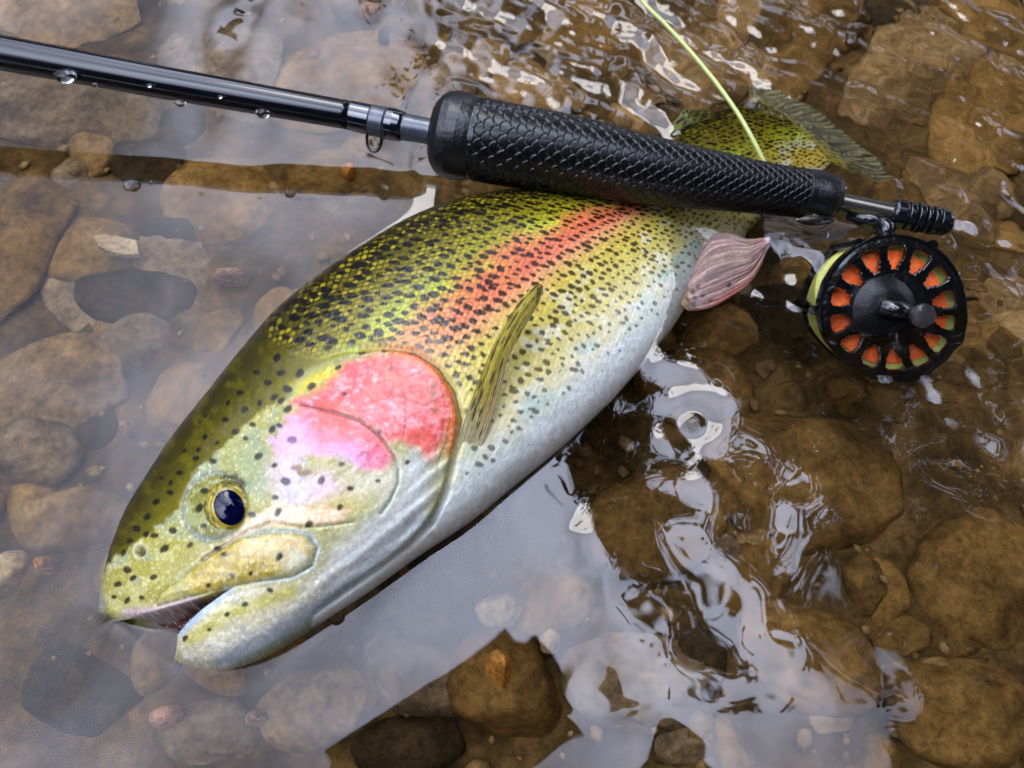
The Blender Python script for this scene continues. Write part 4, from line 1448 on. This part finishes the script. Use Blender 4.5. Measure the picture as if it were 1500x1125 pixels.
# a thin pale chip with broken corners
zc_ = BED * 0.55
out = [unproj(x, y, zc_) for x, y in [(148, 362), (166, 360), (192, 364), (214, 369), (217, 390), (196, 391), (172, 386), (156, 378)]]
cc = np.mean(out, 0)
bm = bmesh.new()
lo_v = [bm.verts.new((v[0] - cc[0], v[1] - cc[1], -0.0015)) for v in out]
hi_v = [bm.verts.new(((v[0] - cc[0]) * .94, (v[1] - cc[1]) * .9, 0.0015)) for v in out]
bm.faces.new(hi_v[::-1])
bm.faces.new(lo_v)
for k in range(8):
    bm.faces.new((lo_v[k], hi_v[k], hi_v[(k + 1) % 8], lo_v[(k + 1) % 8]))
bmesh.ops.recalc_face_normals(bm, faces=bm.faces)
me = bpy.data.meshes.new('stone_chip')
bm.to_mesh(me)
bm.free()
me.materials.append(M['stone_pale'])
o = obj('stone_chip', me, None, label='pale flat chip of stone left of the trout back, below the rod reflection', cat='pebble')
o.location = (cc[0], cc[1], BED + 0.014)
# lesser cobbles between them belong to the bed
g = np.random.default_rng(33)
for k in range(130):
    px, py = g.uniform(-120, 1620), g.uniform(-120, 1230)
    s_ = g.uniform(26, 70) * (0.75 if py < 300 else 1.0)
    put_stone(px, py, s_ * g.uniform(.9, 1.5), s_ * g.uniform(.6, .95), g.uniform(0, 180), ['stone_brown', 'stone_tan', 'stone_grey', 'stone_dark', 'stone_brown'][k % 5],
              g.uniform(2, 6), k, parent=bed, name='cobble', cat=None)
# gravel
gm = stone_mesh(400, sub=1)
gco = np.array([v.co[:] for v in gm.vertices])
gfa = np.array([p_.vertices[:] for p_ in gm.polygons])
NG = 1400
pts = np.stack([g.uniform(-0.3, 0.32, NG), g.uniform(-0.05, 0.42, NG)], -1)
sz = np.exp(g.normal(math.log(0.0015), 0.45, NG))
VV, FF = [], []
for k in range(NG):
    a_ = g.uniform(0, 6.28)
    c_, s_ = math.cos(a_), math.sin(a_)
    co = gco * sz[k] * np.array([1.2, .85, .8])
    co = np.stack([co[:, 0] * c_ - co[:, 1] * s_, co[:, 0] * s_ + co[:, 1] * c_, co[:, 2]], -1)
    VV.append(co + np.array([pts[k, 0], pts[k, 1], BED + 0.001 + g.uniform(-.002, .006)]))
    FF.append(gfa + k * len(gco))
me = mesh_np('gravel', np.concatenate(VV), None, np.concatenate(FF), M['stone_tan'])
obj('gravel', me, None, label='scattered fine gravel on the silty riverbed', cat='gravel', kind='stuff')
bpy.data.meshes.remove(gm)

# ------------------------------------------------------------------ what the water mirrors: the wooded bank ahead on the right, the angler with the phone
ba = np.linspace(R(-8), R(80), 60)
br = np.linspace(3.2, 30, 20)
BA, BRR = np.meshgrid(ba, br, indexing='ij')
rad_ = BRR + 0.6 * (fbm(BA * 5, BRR * 0 + 2, 7) - 0.5) * 2
me = mesh_np('river_bank', np.stack([rad_ * np.sin(BA), rad_ * np.cos(BA), -0.25 + 1.1 * sstep(0, 5, BRR - 3.2) + 0.2 * fbm(BA * 30, BRR, 8)], -1),
             grid_quads(60, 20), None, M['bank'])
obj('river_bank', me, None, label='grassy soil bank beyond the stream', kind='structure')


def make_tree(name, az, dist, height, crown_r, label, seed, nleaf=4200):
    g = np.random.default_rng(seed)
    base = np.array([dist * math.sin(az), dist * math.cos(az), 0.2])
    root = empty(name, label, 'tree', tuple(base), group='trees on the far bank')
    pts_ = [(0, 0, 0), (.05 * g.normal(), .05 * g.normal(), height * .3), (.2 * g.normal(), .2 * g.normal(), height * .6), (.3 * g.normal(), .3 * g.normal(), height * .92)]
    P_ = spline(pts_, np.linspace(0, 1, 20))
    V1, q1, t1 = tube(P_, np.linspace(0.16, 0.03, 20), 12)
    VVs, QQ, TT, off = [V1], [q1], [np.array(t1)], len(V1)
    tips = []
    for k in range(14):
        s_ = g.uniform(.3, .95)
        p0 = P_[int(s_ * 19)]
        a_ = g.uniform(0, 6.28)
        ln = crown_r * g.uniform(.6, 1.0) * (1.1 - .5 * s_)
        d_ = np.array([math.cos(a_), math.sin(a_), g.uniform(.1, .6)])
        lp = np.stack([p0 + d_ * ln * t_ + np.array([0, 0, -.15 * ln * t_ * t_]) for t_ in np.linspace(0, 1, 7)])
        V2, q2, t2 = tube(lp, np.linspace(.05, .012, 7), 7)
        VVs.append(V2)
        QQ.append(q2 + off)
        TT.append(np.array(t2) + off)
        off += len(V2)
        tips += [lp[k2] for k2 in (3, 4, 5, 6)]
    obj('trunk', mesh_np('trunk', np.concatenate(VVs), np.concatenate(QQ), np.concatenate(TT), M['bark']), root)
    tips = np.array(tips)
    cen = tips[g.integers(0, len(tips), nleaf)] + g.normal(0, crown_r * .22, (nleaf, 3))
    nrm = g.normal(size=(nleaf, 3))
    nrm /= np.linalg.norm(nrm, axis=1)[:, None]
    t_ = np.cross(nrm, g.normal(size=(nleaf, 3)))
    t_ /= np.linalg.norm(t_, axis=1)[:, None]
    b_ = np.cross(nrm, t_)
    s_ = g.uniform(.07, .14, nleaf)[:, None]
    V = np.stack([cen - t_ * s_, cen + b_ * s_ * .5 + nrm * s_ * .15, cen + t_ * s_, cen - b_ * s_ * .5 + nrm * s_ * .15], 1).reshape(-1, 3)
    obj('crown', mesh_np('crown', V, np.arange(nleaf * 4).reshape(-1, 4), None, M['leaf'], smooth=False), root)


for k, (az, dist, hgt, cr, lab) in enumerate([
        (13, 3.6, 7.4, 1.2, 'slim leafy tree mirrored as the dark upright band beside the belly'),
        (30, 3.7, 7.0, 1.5, 'tall leafy tree mirrored in the ripples below the reel'),
        (48, 4.2, 7.6, 1.7, 'broad leafy tree mirrored in the ripples right of the reel'),
        (66, 4.6, 8.2, 1.7, 'leafy tree mirrored at the right edge of the stream'),
        (22, 6.5, 9.0, 2.0, 'farther leafy tree mirrored in the upper stream above the grip'),
        (40, 7.0, 9.0, 2.2, 'farther leafy tree mirrored in the glinting upper right water')]):
    make_tree('bank_tree', R(az), dist, hgt, cr, lab, 500 + k)

# unseen mass of foliage behind and beside, added to cut the sky light
g = np.random.default_rng(77)
NWL = 22000
az = g.uniform(R(76), R(225), NWL)
top = np.interp(np.degrees(az), [76, 100, 170, 200, 225], [64, 68, 66, 50, 32]) + 7 * (fbm(np.degrees(az) / 9, 0 * az, 3) - 0.5)
el = R(1) * top * g.uniform(0.0, 1.0, NWL) ** 0.8
dist = g.uniform(4.5, 7.0, NWL)
cen = np.stack([dist * np.sin(az), dist * np.cos(az), 0.1 + dist * np.tan(el)], -1)
nrm = g.normal(size=(NWL, 3))
nrm /= np.linalg.norm(nrm, axis=1)[:, None]
t_ = np.cross(nrm, g.normal(size=(NWL, 3)))
t_ /= np.linalg.norm(t_, axis=1)[:, None]
b_ = np.cross(nrm, t_)
# low tree line ahead left, added to darken grazing reflections on the trout
NF = 7000
az2 = g.uniform(R(225), R(366), NF)
el2 = R(1) * (25 + 6 * (fbm(np.degrees(az2) / 7, 0 * az2, 13) - 0.5)) * g.uniform(0, 1, NF)
d2_ = g.uniform(9, 13, NF)
cen[-NF:] = np.stack([d2_ * np.sin(az2), d2_ * np.cos(az2), 0.1 + d2_ * np.tan(el2)], -1)
s_ = g.uniform(.16, .34, NWL)[:, None] * (0.6 + 0.12 * cen[:, 2:3])
s_[-NF:] *= 1.6
V = np.stack([cen - t_ * s_, cen + b_ * s_ * .55 + nrm * s_ * .15, cen + t_ * s_, cen - b_ * s_ * .55 + nrm * s_ * .15], 1).reshape(-1, 3)
obj('added_shade_wood', mesh_np('added_shade_wood', V, np.arange(NWL * 4).reshape(-1, 4), None, M['leaf'], smooth=False), None,
    label='dense unseen leafy wood added to block sky light behind the photographer and along the far bank', cat='wood', kind='stuff')


def skin_figure(name, joints, edges, rads, mat, parent=None, **kw):
    me_ = bpy.data.meshes.new(name)
    me_.from_pydata(joints, edges, [])
    o = obj(name, me_, parent, **kw)
    me_.materials.append(mat)
    md_ = o.modifiers.new('skin', 'SKIN')
    md_.use_smooth_shade = True
    for v, r_ in zip(me_.skin_vertices[0].data, rads):
        v.radius = (r_, r_)
    me_.skin_vertices[0].data[0].use_root = True
    sd = o.modifiers.new('sub', 'SUBSURF')
    sd.levels = sd.render_levels = 2
    return o


J = [(.42, -.52, .36), (.40, -.46, .58), (.36, -.34, .82), (.33, -.22, 1.02), (.31, -.17, 1.10),        # 0-4 pelvis to neck
     (.56, -.24, .98), (.56, -.02, .66), (.26, -.06, .42), (.10, -.045, .275),                          # 5-8 right arm
     (.12, -.24, .98), (-.06, -.20, .62), (-.13, -.07, .36), (-.105, -.02, .26),                         # 9-12 left arm
     (.55, -.45, .36), (.56, .10, .46), (.58, -.08, .02), (.58, .12, -.05),                              # 13-16 right leg
     (.28, -.50, .34), (.26, -.28, -.02), (.24, -.72, -.04), (.24, -.80, -.05)]                         # 17-20 left leg, kneeling
ED = [(0, 1), (1, 2), (2, 3), (3, 4), (3, 5), (5, 6), (6, 7), (7, 8), (3, 9), (9, 10), (10, 11), (11, 12), (0, 13), (13, 14), (14, 15), (15, 16),
      (0, 17), (17, 18), (18, 19), (19, 20)]
RD = [.16, .15, .17, .12, .06, .09, .06, .045, .03, .09, .06, .045, .03, .11, .085, .06, .05, .11, .085, .06, .05]
person = skin_figure('person', J, ED, RD, M['jacket'], label='person in dark jacket crouching at lower right, mirrored in the water, holding a phone', cat='person')
skin = plain('skin', (176, 128, 104), 0.5)
hd = [(.31, -.17, 1.10), (.30, -.13, 1.17), (.29, -.10, 1.25), (.285, -.09, 1.31)]
head_o = skin_figure('head', hd, [(0, 1), (1, 2), (2, 3)], [.05, .08, .09, .06], skin, person)
V_, q_, t_ = lathe([(0, .105), (.03, .104), (.07, .085), (.09, .05), (.097, .01)], 32)
cap_o = obj('cap', mesh_np('cap', np.stack([V_[:, 1], V_[:, 2], V_[:, 0]], -1), q_, t_, M['jacket']), person)
cap_o.location = (.288, -.095, 1.27)
V_, q_, t_ = lathe([(0, .02), (.002, .09), (.008, .09), (.01, .02)], 32)
brim = obj('cap_brim', mesh_np('cap_brim', np.stack([V_[:, 1], V_[:, 2] * 1.1, V_[:, 0]], -1), q_, t_, M['jacket']), cap_o)
brim.location = (-.02, .09, -.004)
for wrist, sgn in ((Vector((.10, -.045, .275)), 1), (Vector((-.105, -.02, .26)), -1)):
    js, es, rs = [tuple(wrist), tuple(wrist + Vector((-.035 * sgn, .02, -.012)))], [(0, 1)], [.024, .026]
    for f in range(4):
        b0 = wrist + Vector((-.05 * sgn, -.01 + .019 * f, -.002 + .010 * f))
        js += [tuple(b0), tuple(b0 + Vector((-.022 * sgn, .004, .004))), tuple(b0 + Vector((-.038 * sgn, .006, .014)))]
        k = len(js) - 3
        es += [(1, k), (k, k + 1), (k + 1, k + 2)]
        rs += [.0095, .0085, .007]
    tb = wrist + Vector((-.02 * sgn, .03, .015))
    js += [tuple(tb), tuple(tb + Vector((-.03 * sgn, .015, .02)))]
    es += [(1, len(js) - 2), (len(js) - 2, len(js) - 1)]
    rs += [.011, .009]
    skin_figure('hand', js, es, rs, skin, person)

# the phone, its lens at the camera
bm = bmesh.new()
bmesh.ops.create_cube(bm, size=1.0)
for v in bm.verts:
    v.co = (v.co.x * .150, v.co.y * .074, v.co.z * .008)
bmesh.ops.bevel(bm, geom=[e for e in bm.edges if abs(e.verts[0].co.z - e.verts[1].co.z) > .004], offset=.012, segments=5, affect='EDGES')
me = bpy.data.meshes.new('phone')
bm.to_mesh(me)
bm.free()
me.materials.append(M['phone'])
ph = obj('phone', me, None, label='dark phone held over the stream, mirrored at bottom centre', cat='phone')
back_v = Vector((0, -CS, SN))
upc = Vector((0, SN, CS))
ph.rotation_euler = (camera.rotation_euler.to_matrix() @ Matrix.Rotation(R(40), 3, 'Z')).to_euler()
ph.location = Vector((0, 0, CAM_H)) + back_v * .010 + Vector((-.030, 0, 0)) + upc * .050
